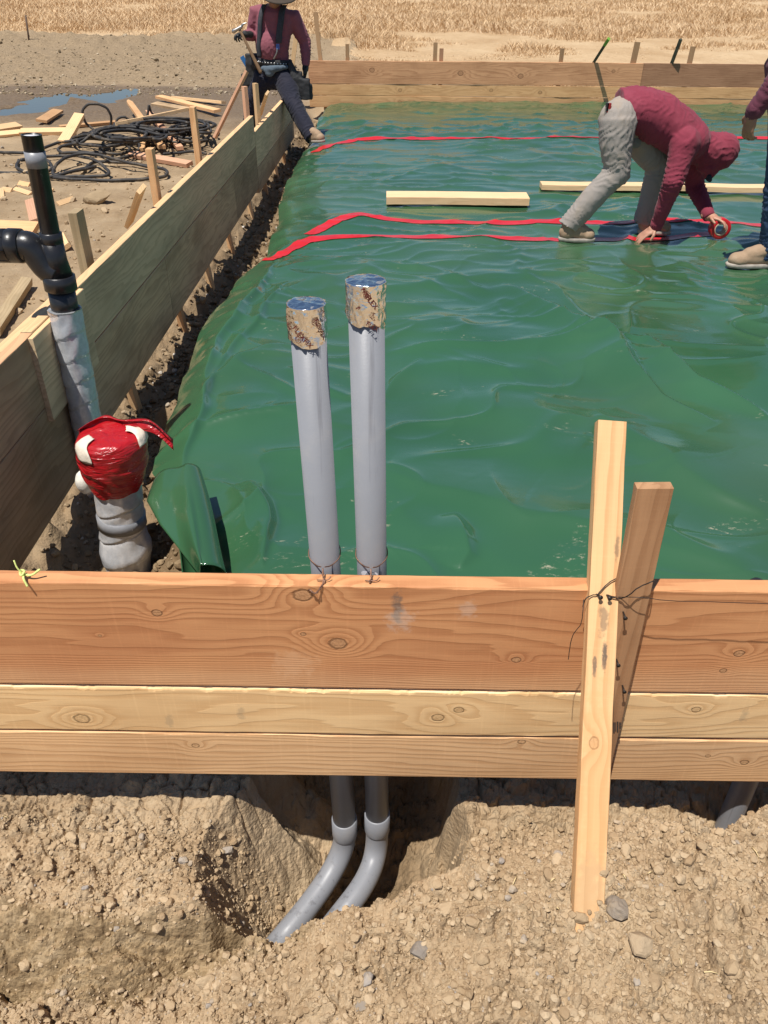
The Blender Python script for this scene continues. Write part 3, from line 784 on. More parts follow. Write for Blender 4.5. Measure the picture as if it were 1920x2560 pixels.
# ------------------------------------------------------------------ red seam tape on the sheet
M_TAPE = plain('red_seam_tape', (.52, .018, .022), .28, var=.12, scale=12, bump=.25, bscale=40)
def seam(px, wd, label, z0=.004, seed=0):
    P = spline([PZ(a, b, PADZ+.01) for a, b in px], 26); V = []; n = len(P)
    T = np.gradient(P[:, :2], axis=0); T /= np.linalg.norm(T, axis=1)[:, None]
    N = np.stack([-T[:, 1], T[:, 0]], 1)
    s = np.cumsum(np.r_[0, np.linalg.norm(np.diff(P[:, :2], axis=0), axis=1)])
    off = .006*fbm(s*1.1, s*0+seed, 2, 5)
    ws = wd*(.92+.2*fbm(s*1.7, s*0+seed, 2, 6))
    for k in range(7):
        u = (k/6-.5); x = P[:, 0]+N[:, 0]*(u*ws+off); y = P[:, 1]+N[:, 1]*(u*ws+off)
        V.append(np.stack([x, y, S(x, y)+z0+.003*np.abs(fbm(s*6, s*0+k, 2, 8))*(k in (0, 6))], 1))
    V = np.stack(V, 1)
    o = mk('seam_tape', V.reshape(-1, 3), grid_faces(n, 7), M_TAPE)
    tag(o, label, 'tape', 'red tape seams on the green sheet')
seam([(668, 640), (720, 618), (790, 598), (880, 589), (1000, 590), (1200, 594), (1400, 596), (1600, 594), (1786, 586)], .10,
     'nearest red tape strip running from the sheet edge to the red roll', seed=1)
seam([(772, 586), (840, 560), (905, 545), (1000, 549), (1200, 553), (1400, 555), (1600, 556), (1800, 557), (1935, 559)], .10,
     'middle red tape strip just beyond the nearest one, under the stooping worker', seed=2)
seam([(786, 372), (830, 358), (905, 347), (1050, 345), (1300, 346), (1600, 347), (1940, 348)], .12,
     'farthest red tape strip starting beside the standing worker\'s boot', seed=3)

# ------------------------------------------------------------------ formwork boards
def lp(px, py, x0, zc, Y=D):
    p = PYv(px, py, Y); return p[0]-x0, p[2]-zc
X0 = -1.26; ZB = [(.000, .146), (.151, .293), (.299, ZT)]
FIR, FIRD = (.66, .375, .190), (.38, .165, .070)
PINE, PINED = (.83, .56, .285), (.58, .315, .125)
zc = (ZB[2][0]+ZB[2][1])/2
kn = [(*lp(a, b, X0, zc), r, k) for a, b, r, k in [(392, 1534, .0085, 2.2), (757, 1489, .015, -4.5), (758, 1586, .005, 1.5), (845, 1610, .015, 5.0),
      (1291, 1650, .0075, 2.4), (1848, 1634, .0085, 2.5), (1808, 1677, .006, 1.6), (250, 1590, .003, .8)]]
mkx = [(*lp(994, 1520, X0, zc), .014, .055, (.13, .11, .095), .7), (*lp(1000, 1550, X0, zc), .035, .04, (.60, .50, .42), .35), (*lp(1170, 1525, X0, zc), .025, .03, (.62, .51, .42), .3),
       (*lp(735, 1660, X0, zc), .06, .05, (.70, .45, .27), .3)]
W_TOP = wood('red_fir_board', FIR, FIRD, 46, 2.3, kn, False, .50, dense=(-.14, -.05, 9.0), marks=mkx, stain=(-.12, -.05, (.90, .76, .66), .9), tint=(.42, .17, .08))
zc1 = sum(ZB[1])/2; zc0 = sum(ZB[0])/2
kn1 = [(*lp(a, b, X0, zc1), r, k) for a, b, r, k in [(205, 1797, .014, 3.5), (1094, 1793, .011, 2.6), (1147, 1774, .009, -2.0), (1740, 1775, .008, 2.0)]]
mk1 = [(*lp(a, b, X0, zc1), .012, .03, (.36, .27, .17), .4) for a, b in [(423, 1800), (602, 1782), (1860, 1790)]]
W_MID = wood('pale_pine_board', PINE, PINED, 30, 2.6, kn1, False, .42, marks=mk1, edgecol=(.84, .62, .36))
kn0 = [(*lp(a, b, X0, zc0), r, k) for a, b, r, k in [(489, 1864, .007, 2.0), (1304, 1856, .007, -1.6), (1861, 1906, .008, 2.6), (1770, 1890, .005, 1.2)]]
W_BOT = wood('pale_pine_grainy_board', (.76, .475, .245), (.48, .235, .095), 78, 2.2, kn0, False, .5)
near = thing('board_formwork', (0, D, 0), 'near formwork wall of three stacked boards, reddish wide board on two pale ones', 'formwork')
Tn = .038
def nboard(name, z0, z1, mat, wd, **k):
    zc = (z0+z1)/2
    return lumber(name, (X0, D+Tn/2, zc), (3.6, D+Tn/2, zc), z1-z0, Tn, (0, 0, 1), mat, near, n=900, **k)
nboard('form_board', *ZB[2], W_TOP, 0, r=.004, rough=.0018, warp=.0015, chip=.003)['label'] = 'wide reddish top board with dark knots'
nboard('form_board', *ZB[1], W_MID, 0, r=.005, rough=.002, warp=.003, chip=.016)['label'] = 'pale middle board with a torn upper edge'
nboard('form_board', *ZB[0], W_BOT, 0, r=.004, rough=.0016, warp=.0015, chip=.003)['label'] = 'pale bottom board with fine wavy grain'

# left formwork: weathered planks, running away from the near corner
M_GREY = wood('weathered_plank', (.66, .49, .29), (.38, .26, .145), 34, 2.4, (), True, .45, grey=.35, rough=.8, edgecol=(.74, .46, .24))
M_GREYD = wood('muddy_plank', (.50, .345, .20), (.26, .165, .085), 34, 2.4, (), True, .45, grey=.3, rough=.85, blotch=.6, edgecol=(.66, .37, .20))
M_STAKE = wood('stake_pine', (.68, .41, .205), (.44, .205, .08), 70, 1.4, (), True, .4, blotch=.3)
left = thing('plank_formwork', (XW, 5.5, 0), 'long weathered plank formwork running back along the left of the sheet', 'formwork')
def lplank(y0, y1, z0, z1, mat, dx=0.0, name='form_plank', **k):
    zc = (z0+z1)/2
    return lumber(name, (XW-Tn/2+dx, y0, zc), (XW-Tn/2+dx, y1, zc), z1-z0, Tn, (0, 0, 1), mat, left, **k)
lplank(1.21, 2.44, .335, ZT, M_GREYD, .004); lplank(1.21, 2.62, -.02, .33, M_GREYD, .002)
lplank(2.447, 7.33, .345, ZT, M_GREY, n=80)
lplank(2.625, 4.10, .0, .340, M_GREYD); lplank(4.105, 6.2, .0, .340, M_GREYD); lplank(6.206, 7.33, .0, .340, M_GREYD)
lplank(7.336, 10.25, .17, .455, M_GREY, .002, n=60); lplank(7.336, 10.25, -.04, .165, M_GREYD, .002)
o = lumber('splice_block', (XW+.012, 2.40, .43), (XW+.012, 2.90, .43), .30, .019, (0, 0, 1), M_GREY, left); o['label'] = 'short pale plywood patch nailed over the joint'
o = lumber('splice_block', (XW-.06, 2.30, .50), (XW-.06, 3.0, .50), .15, .036, (0, 0, 1), M_GREY, left); o['label'] = 'short block behind the plank joint'

# far formwork
M_FAR = wood('far_fir_board', (.60, .32, .165), (.30, .125, .055), 40, 2.5, ((.9, .03, .028, 2.4), (2.15, .0, .03, -2), (3.0, -.03, .03, 2.5), (4.3, .04, .02, 1.6)), False, .45, low=(.5, 7, 7))
M_FARD = wood('far_brown_board', (.40, .215, .12), (.21, .09, .045), 40, 2.5, (), True, .4)
M_FARP = wood('far_pine_board', (.66, .39, .185), (.40, .185, .07), 34, 2.5, ((1.3, .0, .02, 2), (2.6, .01, .02, 2), (3.3, -.01, .02, -2)), False, .4)
far = thing('board_formwork', (3.0, YF, 0), 'far formwork wall of three stacked boards closing off the green sheet', 'formwork')
xf0 = XW-.02; xj = PYv(1606, 180, YF)[0]
def fboard(x0, x1, z0, z1, mat):
    zc = (z0+z1)/2
    o = lumber('form_board', (x0, YF+Tn/2, zc), (x1, YF+Tn/2, zc), z1-z0, Tn, (0, 0, 1), mat, far, r=.004, n=60, warp=.01, rough=.003); return o
fboard(xf0, xj, .299, ZT, M_FAR); fboard(xj+.004, 11.5, .297, ZT-.002, M_FARD)['label'] = 'darker brown right hand top board'
fboard(xf0, 11.5, .151, .292, M_FARP); fboard(xf0, 11.5, .0, .146, M_FARP)

# ------------------------------------------------------------------ pipes
M_PVC = plain('grey_pvc', (.222, .230, .250), .42, var=.05, scale=9, spec=.4, bump=.05, bscale=200)
def scuffed(m):
    nt = m.node_tree; b = nt.nodes['Principled BSDF']; v = TC(nt)
    src = b.inputs['Base Color'].links[0].from_socket
    n = NOI(nt, VMA(nt, 'MULTIPLY', v, (40, 40, 1.5)), 1.0, 4, .7); k = NOI(nt, v, 5, 4, .65)
    c = MIX(nt, MR(nt, n, .56, .68, 0, .55), src, (.11, .11, .12))
    c = MIX(nt, MR(nt, k, .5, .8, 0, .5), c, (.36, .33, .29))
    nt.links.new(c, b.inputs['Base Color'])
scuffed(M_PVC)
def pvc_base(nt): pass
m_foil, nt, b = newmat('crumpled_foil'); v = TC(nt)
b.inputs['Base Color'].default_value = (.80, .78, .76, 1); b.inputs['Metallic'].default_value = 1; b.inputs['Roughness'].default_value = .07
h = MA(nt, 'ADD', VOR(nt, v, 38, 'SMOOTH_F1'), MA(nt, 'MULTIPLY', NOI(nt, v, 60, 3, .6, 1.5), .7)); BUMP(nt, b, h, .5, .007)
M_INK = plain('dark_red_ink', (.13, .018, .014), .5)
M_WIRE = plain('rusty_tie_wire', (.20, .11, .075), .45, metal=.7, var=.3)
M_WIRED = plain('dark_tie_wire', (.028, .022, .018), .5, metal=.4, var=.3)
def text_on_cylinder(body, size, c, r, ang0, z0, tilt, parent, name='lettering'):
    cu = bpy.data.curves.new('t', 'FONT'); cu.body = body; cu.size = size; cu.align_x = 'CENTER'; cu.align_y = 'CENTER'; cu.offset = size*.012
    ob = bpy.data.objects.new('t', cu); C.objects.link(ob)
    dg = bpy.context.evaluated_depsgraph_get(); me = bpy.data.meshes.new_from_object(ob.evaluated_get(dg))
    V = np.array([q.co for q in me.vertices]); F = [list(p.vertices) for p in me.polygons]
    bpy.data.objects.remove(ob); bpy.data.curves.remove(cu); bpy.data.meshes.remove(me)
    ct, st = math.cos(tilt), math.sin(tilt); u = V[:, 0]*ct-V[:, 1]*st; w_ = V[:, 0]*st+V[:, 1]*ct
    return wrap(u, w_, c, r, ang0, z0), F
def wrap(u, w_, c, r, ang0, z0):
    a = ang0+u/r        # ang0 measured from the side facing -Y, turning to +X
    return np.stack([c[0]+r*np.sin(a), c[1]-r*np.cos(a), z0+w_], 1)
def foil_cap(par, c, r, zt, low, seed):
    nr, ns = 44, 96; V = []
    for i in range(nr):
        t = i/(nr-1)
        for j in range(ns):
            a = 2*math.pi*j/ns
            L = low*(1+.10*math.sin(a*2+seed)+.10*float(perlin(a*1.3, seed, 3)))
            if seed == 2: L *= 1+.42*max(0, math.sin(a-.0))**2
            z = zt-L*t
            k = float(perlin(math.cos(a)*3+seed*3, math.sin(a)*3+z*26, 9)); k2 = float(perlin(a*5.0+seed, z*70, 12))
            rr = r+.0015+.0030*max(0, k)+.0018*abs(k2)+.003*t*t*max(0, float(perlin(a*3, seed, 8)))
            V.append((c[0]+rr*math.sin(a), c[1]-rr*math.cos(a), z))
    F = []
    for i in range(nr-1):
        for j in range(ns):
            a0 = i*ns+j; b0 = i*ns+(j+1) % ns; F.append((a0, b0, b0+ns, a0+ns))
    # top skin
    n0 = len(V)
    for q in (.94, .75, .5, .25):
        for j in range(ns):
            a = 2*math.pi*j/ns; x, y = math.sin(a)*q, -math.cos(a)*q
            V.append((c[0]+r*x, c[1]+r*y, zt+.0022+.0022*float(perlin(x*2.2+seed, y*2.2, 4))-.0015*q))
    V.append((c[0], c[1], zt+.002))
    for j in range(ns):
        k = (j+1) % ns
        F.append((j, n0+j, n0+k, k)[::1])
        for q in range(3): F.append((n0+q*ns+j, n0+(q+1)*ns+j, n0+(q+1)*ns+k, n0+q*ns+k))
        F.append((n0+3*ns+j, len(V)-1, n0+3*ns+k))
    o = mk('foil_cap', V, F, m_foil, par)
    L = []
    for (tx, sz, an, z, tl) in ([('FLEXFIX', .0125, -.15, zt-.047, -.85), ('FLEXFIX', .0115, .78, zt-.036, -1.15), ('FLEX', .0115, -1.0, zt-.028, -1.0), ('F', .010, 1.0, zt-.010, -.9)] if seed == 1 else
                                [('FLEX', .0125, .32, zt-.026, -.9), ('FIX', .0105, -.02, zt-.009, -1.0), ('FLEX', .011, .35, zt-.066, -.6), ('F', .010, -.35, zt-.036, -1.0)]):
        L.append(text_on_cylinder(tx, sz, c, r+.0046, an, z, tl, o))
    for (an, z) in ([(-.38, zt-.051), (.52, zt-.022)] if seed == 1 else [(.10, zt-.014), (.45, zt-.050)]):
        th = np.linspace(0, 2*np.pi, 25); ri, ro = .0052, .0060; V2 = []
        for q in (ri, ro): V2.append(wrap(np.cos(th)*q, np.sin(th)*q, c, r+.0046, an, z))
        L.append((np.concatenate(V2), [(i, i+1, i+26, i+25) for i in range(24)]))
        L.append(text_on_cylinder('UL', .007, c, r+.0046, an, z, -.6, o))
    V, F = join(L); mk('lettering', V, F, M_INK, o, smooth=False)
    return o
def ring_pts(c, r, z, a0=0, a1=2*math.pi, n=40, dz=0.0):
    return [(c[0]+r*math.sin(a), c[1]-r*math.cos(a), z+dz*math.cos(a)) for a in np.linspace(a0, a1, n)]
R2 = .0302
def conduit(px_top, px_low, YC, endpx, seed, label, foil):
    YC = D+Tn+R2+.010
    pt = PYv(*px_top, YC-.0); pb = PYv(*px_low, YC); zt = pt[2]
    t = thing('conduit', (pb[0], YC, -.3), label, 'conduit', 'grey conduits capped with foil')
    bend_top = pb+np.array([0, 0, 0]); axis = pt-pb
    V, F = tube([pt, pb], R2, 40); mk('pipe', V, F, M_PVC, t)
    foil_cap(t, (pt[0], pt[1]), R2, zt, foil*.62, seed)
    # coupling and bell
    cz = pb+np.array([0, 0, 0])
    V, F = tube([cz+(0, 0, .012), cz+(0, 0, .010), cz-(0, 0, .055), cz-(0, 0, .065)], [R2+.0005, .0338, .0338, R2+.001], 40); mk('coupling', V, F, M_PVC, t)
    e = np.array(endpx); p0 = cz-(0, 0, .05); L = np.linalg.norm(e-p0)
    P = [p0]
    for k in np.linspace(0, 1, 18)[1:]:
        c1 = p0-(0, 0, .12); c2 = e+np.array([.065, .075, .022])
        P.append((1-k)**3*p0+3*(1-k)**2*k*c1+3*(1-k)*k*k*c2+k**3*e)
    dd = P[-1]-P[-2]; P.append(P[-1]+dd*4)
    V, F = tube(P, R2, 36); mk('bend', V, F, M_PVC, t)
    return t, pt, pb, zt
t1, c1t, c1b, z1 = conduit((765, 757), (861, 2052), 0, PZ(728, 2318, -.48), 1, 'left grey conduit, shorter of the foil capped pair wired to the board', .100)
t2, c2t, c2b, z2 = conduit((914, 700), (943, 2040), 0, PZ(872, 2262, -.44), 2, 'right grey conduit, taller of the foil capped pair wired to the board', .098)
M_TAG = plain('white_sticker', (.75, .76, .80), .5)
uu, ww = [], []
th = np.linspace(0, 2*np.pi, 25)[:-1]; cx = c2b+(c2t-c2b)*((PYv(922, 1436, D+.05)[2]-c2b[2])/(c2t[2]-c2b[2]))
V = wrap(.018*np.cos(th), .010*np.sin(th), cx, R2+.0008, -.15, cx[2]); mk('sticker', V, [tuple(range(24))], M_TAG, t2)
# third conduit at the right
pb3 = np.array([.908, 1.247, .0]); pe3 = np.array([.903, 1.240, -.36])
V, F = tube([pb3+(pb3-pe3)*.8, pb3, pe3, pe3+(pe3-pb3)*.5], R2*.92, 32)
o = tag(mk('conduit', V, F, M_PVC), 'lone grey conduit rising from the dirt under the boards at the far right', 'conduit')
# wire ties
def axis_at(ct, cb, z): return cb+(ct-cb)*((z-cb[2])/(ct[2]-cb[2]))
def wire_tie(ct, cb, pyz, tail, label):
    z = PYv(800, pyz, D+Tn+R2)[2]; c = axis_at(ct, cb, z)
    tw = (c[0], D+.024, ZT+.012)
    ring = ring_pts(c, R2+.002, z+.004, .5, 2*math.pi-.5, 36, -.012)
    P = spline([(tw[0]+.004, tw[1]+.010, tw[2]+.008)]+ring[::5]+[(tw[0]-.004, tw[1]+.010, tw[2]+.008)], 5)
    parts = [tube(P, .0012, 8, rnd=True)]
    tl = np.array(tail)
    for ph in (0, math.pi):
        L = spline([tw]+[tuple(q) for q in tl], 10)
        n = len(L); a = np.arange(n)/n*26+ph
        L2 = L+.0016*np.stack([np.cos(a), np.sin(a)*.6, np.sin(a)*.4], 1)
        L2[0] = (tw[0], tw[1]+.008, tw[2]+.006); parts.append(tube(L2, .0011, 8, rnd=True))
    parts.append(tube([(tw[0]-.010, D+.012, ZT+.005), (tw[0]+.006, D+.010, ZT+.006), (tw[0]+.012, D+.012, ZT+.006), (tw[0]+.016, D+.016, ZT+.010)], .0012, 8, rnd=True))
    V, F = join(parts); o = mk('tie_wire', V, F, M_WIRE)
    return tag(o, label, 'wire')
kx = PYv(772, 1476, D-.004)
wire_tie(c1t, c1b, 1392, [(c1b[0]*.9+kx[0]*.1-.012, D+.006, ZT+.005), (kx[0]+.014, D-.008, ZT-.012), (kx[0]+.003, D-.004, kx[2]), (kx[0]-.002, D+.002, kx[2]-.003)], 'twisted rusty wire tying the left grey conduit, tail hanging over the board')
wire_tie(c2t, c2b, 1392, [(c2b[0]-.012, D+.015, ZT+.006), (c2b[0]-.015, D+.006, ZT+.006)], 'short twisted wire tying the right grey conduit to the board top')

# black drain stack with wye, wrapped in grey foam below
M_ABS = plain('black_abs', (.014, .014, .016), .32, var=.35, scale=25, spec=.5, bump=.1, bscale=120)
M_DUCT = plain('grey_duct_tape', (.22, .225, .24), .38, var=.1, scale=30, bump=.15)
m, nt, b = newmat('grey_foam_wrap'); v = TC(nt)
n = NOI(nt, v, 70, 4, .65); nt.links.new(RAMP(nt, n, [(.3, (.52, .535, .56)), (.7, (.68, .695, .72))]), b.inputs['Base Color'])
b.inputs['Roughness'].default_value = .24; b.inputs['Metallic'].default_value = .3; BUMP(nt, b, MA(nt, 'ADD', n, NOI(nt, v, 14, 2)), .18, .005); M_FOAM = m
YS = 2.58
pt = PYv(78, 336, YS); pj = PYv(122, 595, YS); pw = PYv(150, 712, YS); pfo = PYv(155, 765, YS); pbs = PYv(222, 1080, YS)
xs_ = np.array([pt[0], pj[0], pw[0], pfo[0], pbs[0]]); 
def on_axis(z):
    t = (z-pbs[2])/(pt[2]-pbs[2]); return np.array([pbs[0]+(pt[0]-pbs[0])*t, YS, z])
stack = thing('drain_stack', (pbs[0], YS, -.15), 'black drain pipe with side branch and foam wrapped foot against the left formwork', 'pipe')
V, F = tube([on_axis(pt[2]), on_axis(pj[2]-.02)], R2, 36, cap=False)
a = len(V); V = np.concatenate([V, tube([on_axis(pt[2]), on_axis(pt[2]-.02)], R2-.004, 36, cap=False)[0]]); 
F = F+[(k, (k+1) % 36, a+(k+1) % 36, a+k) for k in range(36)]+[(a+k, a+(k+1) % 36, a+36+(k+1) % 36, a+36+k) for k in range(36)]+[tuple(a+36+k for k in range(36))]
mk('upper_pipe', V, F, M_ABS, stack)
V, F = tube([on_axis(pt[2]-.004), on_axis(pt[2]-.0045)], R2-.0042, 36); mk('end_plug', V, F, M_TAG, stack)
za, zb = PYv(80, 378, YS)[2], PYv(86, 418, YS)[2]
V, F = tube([on_axis(za), on_axis(zb)], R2+.0012, 36); mk('tape_band', V, F, M_DUCT, stack)
zc0 = PYv(120, 580, YS)[2]; zc1 = PYv(122, 606, YS)[2]; zq0 = PYv(140, 690, YS)[2]; zq1 = PYv(146, 722, YS)[2]
parts = [tube([on_axis(zc0), on_axis(zc0-.002), on_axis(zc1), on_axis(zc1-.004)], [R2+.001, .0355, .0355, R2+.002], 36),
         tube([on_axis(zc1+.01), on_axis((zc1+zq0)/2), on_axis(zq0)], [.0345, .037, .0465], 36),
         tube([on_axis(zq0+.004), on_axis(zq0+.002), on_axis(zq1), on_axis(zq1-.004)], [.047, .0525, .0525, .046], 36)]
pc = on_axis(zq0+.01); b1 = PYv(62, 615, YS); b0 = PYv(-8, 616, YS)
parts.append(tube(spline([pc, pc*.5+b1*.5+(0.012, 0, -.022), b1+(.02, 0, -.004), b1+(-.012, 0, 0)], 8), .0465, 36))
parts.append(tube([b1+(-.006, 0, 0), b1+(-.008, 0, 0), b1+(-.045, 0, .001), b1+(-.047, 0, 0)], [.047, .0545, .0545, .051], 36))
V, F = join(parts); mk('wye_fitting', V, F, M_ABS, stack)
parts = [tube([b1+(-.047, 0, .0), b1+(-.049, 0, 0), b1+(-.10, 0, .001), b1+(-.103, 0, .001)], [.051, .0535, .0535, .047], 36)]
for k in range(8):
    a = k/8*2*math.pi; parts.append(boxm(b1+(-.075, .052*math.cos(a), .052*math.sin(a)), (.05, .006, .006)))
V, F = join(parts); mk('branch_plug', V, F, M_ABS, stack)
V, F = tube([on_axis(zq1), on_axis(pfo[2]-.05)], .0445, 36); mk('lower_pipe', V, F, M_ABS, stack)
def foam_wrap(c_of, z0, z1, r, pitch, seed, bulge=None, n=150, seg=44):
    zs = np.linspace(z0, z1, n); V = []
    for i, z in enumerate(zs):
        c = c_of(z)
        for j in range(seg):
            a = 2*math.pi*j/seg
            ph = ((z0-z)/pitch+.18*math.sin(a)+.07*float(perlin(a, seed, 2))) % 1.0
            rr = r*(1+.045*ph-.04*math.exp(-(ph/.05)**2))+.003*float(perlin(a*2, z*20+seed, 5))
            if bulge is not None: rr += bulge(z, a)
            zz = z
            if i == 0: zz += .018*max(0, float(perlin(a*1.2, seed+3, 7)))
            V.append((c[0]+rr*math.sin(a), c[1]-rr*math.cos(a), zz))
    F = []
    for i in range(n-1):
        for j in range(seg):
            q = i*seg+j; k = i*seg+(j+1) % seg; F.append((q, k, k+seg, q+seg))
    F.append(tuple(range(seg))); F.append(tuple((n-1)*seg+j for j in range(seg))[::-1])
    return np.array(V), F
V, F = foam_wrap(on_axis, pfo[2]-.01, -.2, .0535, .088, 1); mk('foam_wrap', V, F, M_FOAM, stack)

# short pipe with foam and a red taped cap
YR = 2.16
rt = PYv(275, 1083, YR); rb = PYv(322, 1425, YR)
def ax_r(z):
    t = (z-rb[2])/(rt[2]-rb[2]); return np.array([rb[0]+(rt[0]-rb[0])*t, YR, z])
stub = thing('wrapped_pipe', (rb[0], YR, -.25), 'short upright pipe in grey foam with a bulging red taped cap', 'pipe')
zr1 = PYv(300, 1215, YR)[2]; zr0 = rt[2]
V, F = foam_wrap(ax_r, zr1+.03, rb[2]-.12, .075, .105, 5, lambda z, a: .012*math.exp(-((z-PYv(320, 1370, YR)[2])/.05)**2)); mk('foam_wrap', V, F, M_FOAM, stub)
zt0, zt1 = PYv(305, 1283, YR)[2], PYv(308, 1308, YR)[2]
V, F = tube([ax_r(zt0), ax_r((zt0+zt1)/2), ax_r(zt1)], [.0805, .0795, .081], 44); mk('tape_band', V, F, M_DUCT, stub)
m, nt, b = newmat('red_wrap_tape'); v = TC(nt); b.inputs['Base Color'].default_value = (.40, .012, .016, 1); b.inputs['Roughness'].default_value = .27
n = NOI(nt, VMA(nt, 'MULTIPLY', v, (9, 9, 45)), 1.0, 3, .55, 1.6); BUMP(nt, b, n, .8, .012)
nt.links.new(MIX(nt, MR(nt, NOI(nt, v, 22, 3), .5, .75, 0, .45), (.38, .010, .014), (.50, .075, .07)), b.inputs['Base Color']); M_RED = m
def red_cap():
    prof = [(0, .0), (.05, .003), (.084, .0), (.099, -.008), (.107, -.026), (.1085, -.055), (.107, -.085), (.102, -.112), (.095, -.138), (.087, -.16), (.080, -.178)]
    seg = 72; V = []; n = 60; h = prof[-1][1]
    pr = spline([(r, 0, z) for r, z in prof], 6)
    sc = (zr0-zr1)/.178
    for i, (r, _, z) in enumerate(pr):
        c = ax_r(zr0+.0+z*sc)
        for j in range(seg):
            a = 2*math.pi*j/seg; q = float(perlin(a*1.6+2, z*10, 21)); wv = 1.4*float(perlin(math.sin(a)*1.2+z*6, z*42+1.5*math.sin(a+.6)+.8*q, 25))
            rr = r*(1+.05*float(perlin(math.cos(a)*1.5, math.sin(a)*1.5+z*5, 3)))+(.0040*wv*(1 if z < -.04 else .3))*min(1, r/.07)
            zz = c[2]+.004*float(perlin(math.cos(a)*r*40, math.sin(a)*r*40, 6)) - (.010*max(0, float(perlin(a*2.2, 4, 8))) if i > len(pr)-4 else 0)
            V.append((c[0]+rr*math.sin(a), c[1]-rr*math.cos(a), zz))
    F = []
    for i in range(len(pr)-1):
        for j in range(seg):
            q = i*seg+j; k = i*seg+(j+1) % seg; F.append((q, k, k+seg, q+seg))
    mk('red_cap', V, F, M_RED, stub)
    # the loose tail of tape
    c = ax_r(zr0-.012); A = c+(.02, .055, .015); B = PYv(372, 1060, YR+.03); Cc = PYv(432, 1108, YR+.02)
    P = spline([c+(-.10, -.0, .006), c+(-.04, .075, .018), A, B, Cc], 8); V = []
    for i, p in enumerate(P):
        t = i/(len(P)-1); hw = .030*(1-.35*t)
        V += [p+(0.006*math.sin(t*9), -.012, -hw), p+(0, .0, -hw*.3+.004*math.sin(t*13)), p+(0, .012, hw*.45), p+(0, -.004, hw*.55+.003*math.sin(t*17))]
    o = mk('tape_tail', V, grid_faces(len(P), 4), M_RED, stub); s = o.modifiers.new('s', 'SOLIDIFY'); s.thickness = .0015
red_cap()
M_MASK = plain('cream_masking_tape', (.70, .62, .50), .7, var=.1, scale=60, bump=.3)
def mask_strip(a0, a1, s0, s1, skew):
    sc = (zr0-zr1)/.178; V = []; n = 14; k = 7
    for i in range(n):
        t = i/(n-1); q = s0+(s1-s0)*t
        r = np.interp(q, [0, .05, .084, .101, .121, .15, .19], [0, .05, .084, .099, .107, .1085, .107])
        z = np.interp(q, [0, .05, .084, .101, .121, .15, .19], [.0, .003, .0, -.008, -.026, -.055, -.09])*sc
        for j in range(k):
            u = j/(k-1); a = a0+(a1-a0)*u+skew*t+.05*math.sin(t*7+u*2); R_ = r+.006+.0015*math.sin(u*9+t*5); c = ax_r(zr0+z)
            V.append((c[0]+R_*math.sin(a), c[1]-R_*math.cos(a), c[2]+.006+.0012*math.sin(u*7+t*11)+.003*math.sin(u*8)*(i == n-1)))
    o = mk('masking_strip', V, grid_faces(n, k), M_MASK, stub); o.modifiers.new('s', 'SOLIDIFY').thickness = .0012
mask_strip(-1.10, -.55, .055, .145, .30)
mask_strip(1.5, 2.15, .045, .125, -.35)
# tail of foam hanging at the cap's left side
V, F = ellipsoid(PYv(212, 1205, YR+.03), (.030, .03, .042)); V[:, 2] += .004*perlin(V[:, 0]*60, V[:, 1]*60, 3); mk('foam_tuft', V, F, plain('cream_foam', (.68, .65, .58), .8, bump=.3), stub)

# black domed stub added in place of a dark spot at the right edge
pq = PYv(1896, 1452, D+.16)
V, F = tube([pq-(0, 0, .45), pq-(0, 0, .02), pq-(0, 0, .006), pq, pq+(0, 0, .003)], [.018, .018, .017, .012, .004], 24)
tag(mk('dark_stub', V, F, M_ABS), 'rounded black stub standing in for a dark spot above the near boards at the right', 'pipe')

# ------------------------------------------------------------------ stakes and wires at the near formwork
def Pzc(px, py, zc): return CAM+ray(px, py)*zc
W_ST1 = wood('fresh_stake_pine', (.68, .42, .205), (.47, .225, .085), 55, 1.2, ((.62, .006, .009, 1.5),), False, .5, blotch=.15,
             marks=[(.455, -.006, .035, .007, (.07, .06, .055), .85), (.475, .012, .03, .005, (.08, .07, .06), .75), (.39, .0, .035, .012, (.14, .10, .07), .6), (.25, -.02, .03, .006, (.13, .10, .07), .6), (.72, .0, .26, .05, (.62, .33, .14), .45), (.9, .0, .10, .05, (.45, .30, .16), .5)])
W_ST2 = wood('brown_stake_fir', (.44, .245, .125), (.25, .115, .05), 60, 1.4, ((.62, .015, .007, 1.2),), False, .4, blotch=.4)
pb = Pzc(1467, 2300, 1.452); pt = Pzc(1526, 1056, 1.545); dv = (pt-pb)/np.linalg.norm(pt-pb)
sideX = np.array([1, .0, 0])
st1 = thing('stake', pb, 'long pale pine stake leaning on the near boards, wire round it', 'stake')
lumber('stake_body', pt, pb-dv*.16, .056, .030, -sideX, W_ST1, st1, r=.002, rough=.0012, warp=.002, n=60, chip=.0015)
def nail(p, d, par, bend=0.0):
    d = np.array(d, float); d /= np.linalg.norm(d)
    P = [p-d*.01, p+d*.010, p+d*.016+np.array([0, 0, -bend])]
    V, F = join([tube(P, .0018, 8), tube([P[-1]-d*.0008, P[-1]+d*.0015], .0042, 12)]); return mk('nail', V, F, M_WIRED, par)
nrm = np.cross(dv, sideX); nrm = nrm if nrm[1] < 0 else -nrm
def on_st1(px, py):
    d = ray(px, py); o = pb+nrm*.015; t = np.dot(o-CAM, nrm)/np.dot(d, nrm); return CAM+d*t
n1p, n2p = on_st1(1492, 1486), on_st1(1517, 1488)
nail(n1p, nrm+np.array([.2, 0, -.3]), st1, .002); nail(n2p, nrm+np.array([.1, 0, -.3]), st1, .002)
YB2 = D-.0130
q1 = PYv(1637, 1222, YB2-.011); st2p = np.array([q1[0]+.002, YB2, q1[2]])
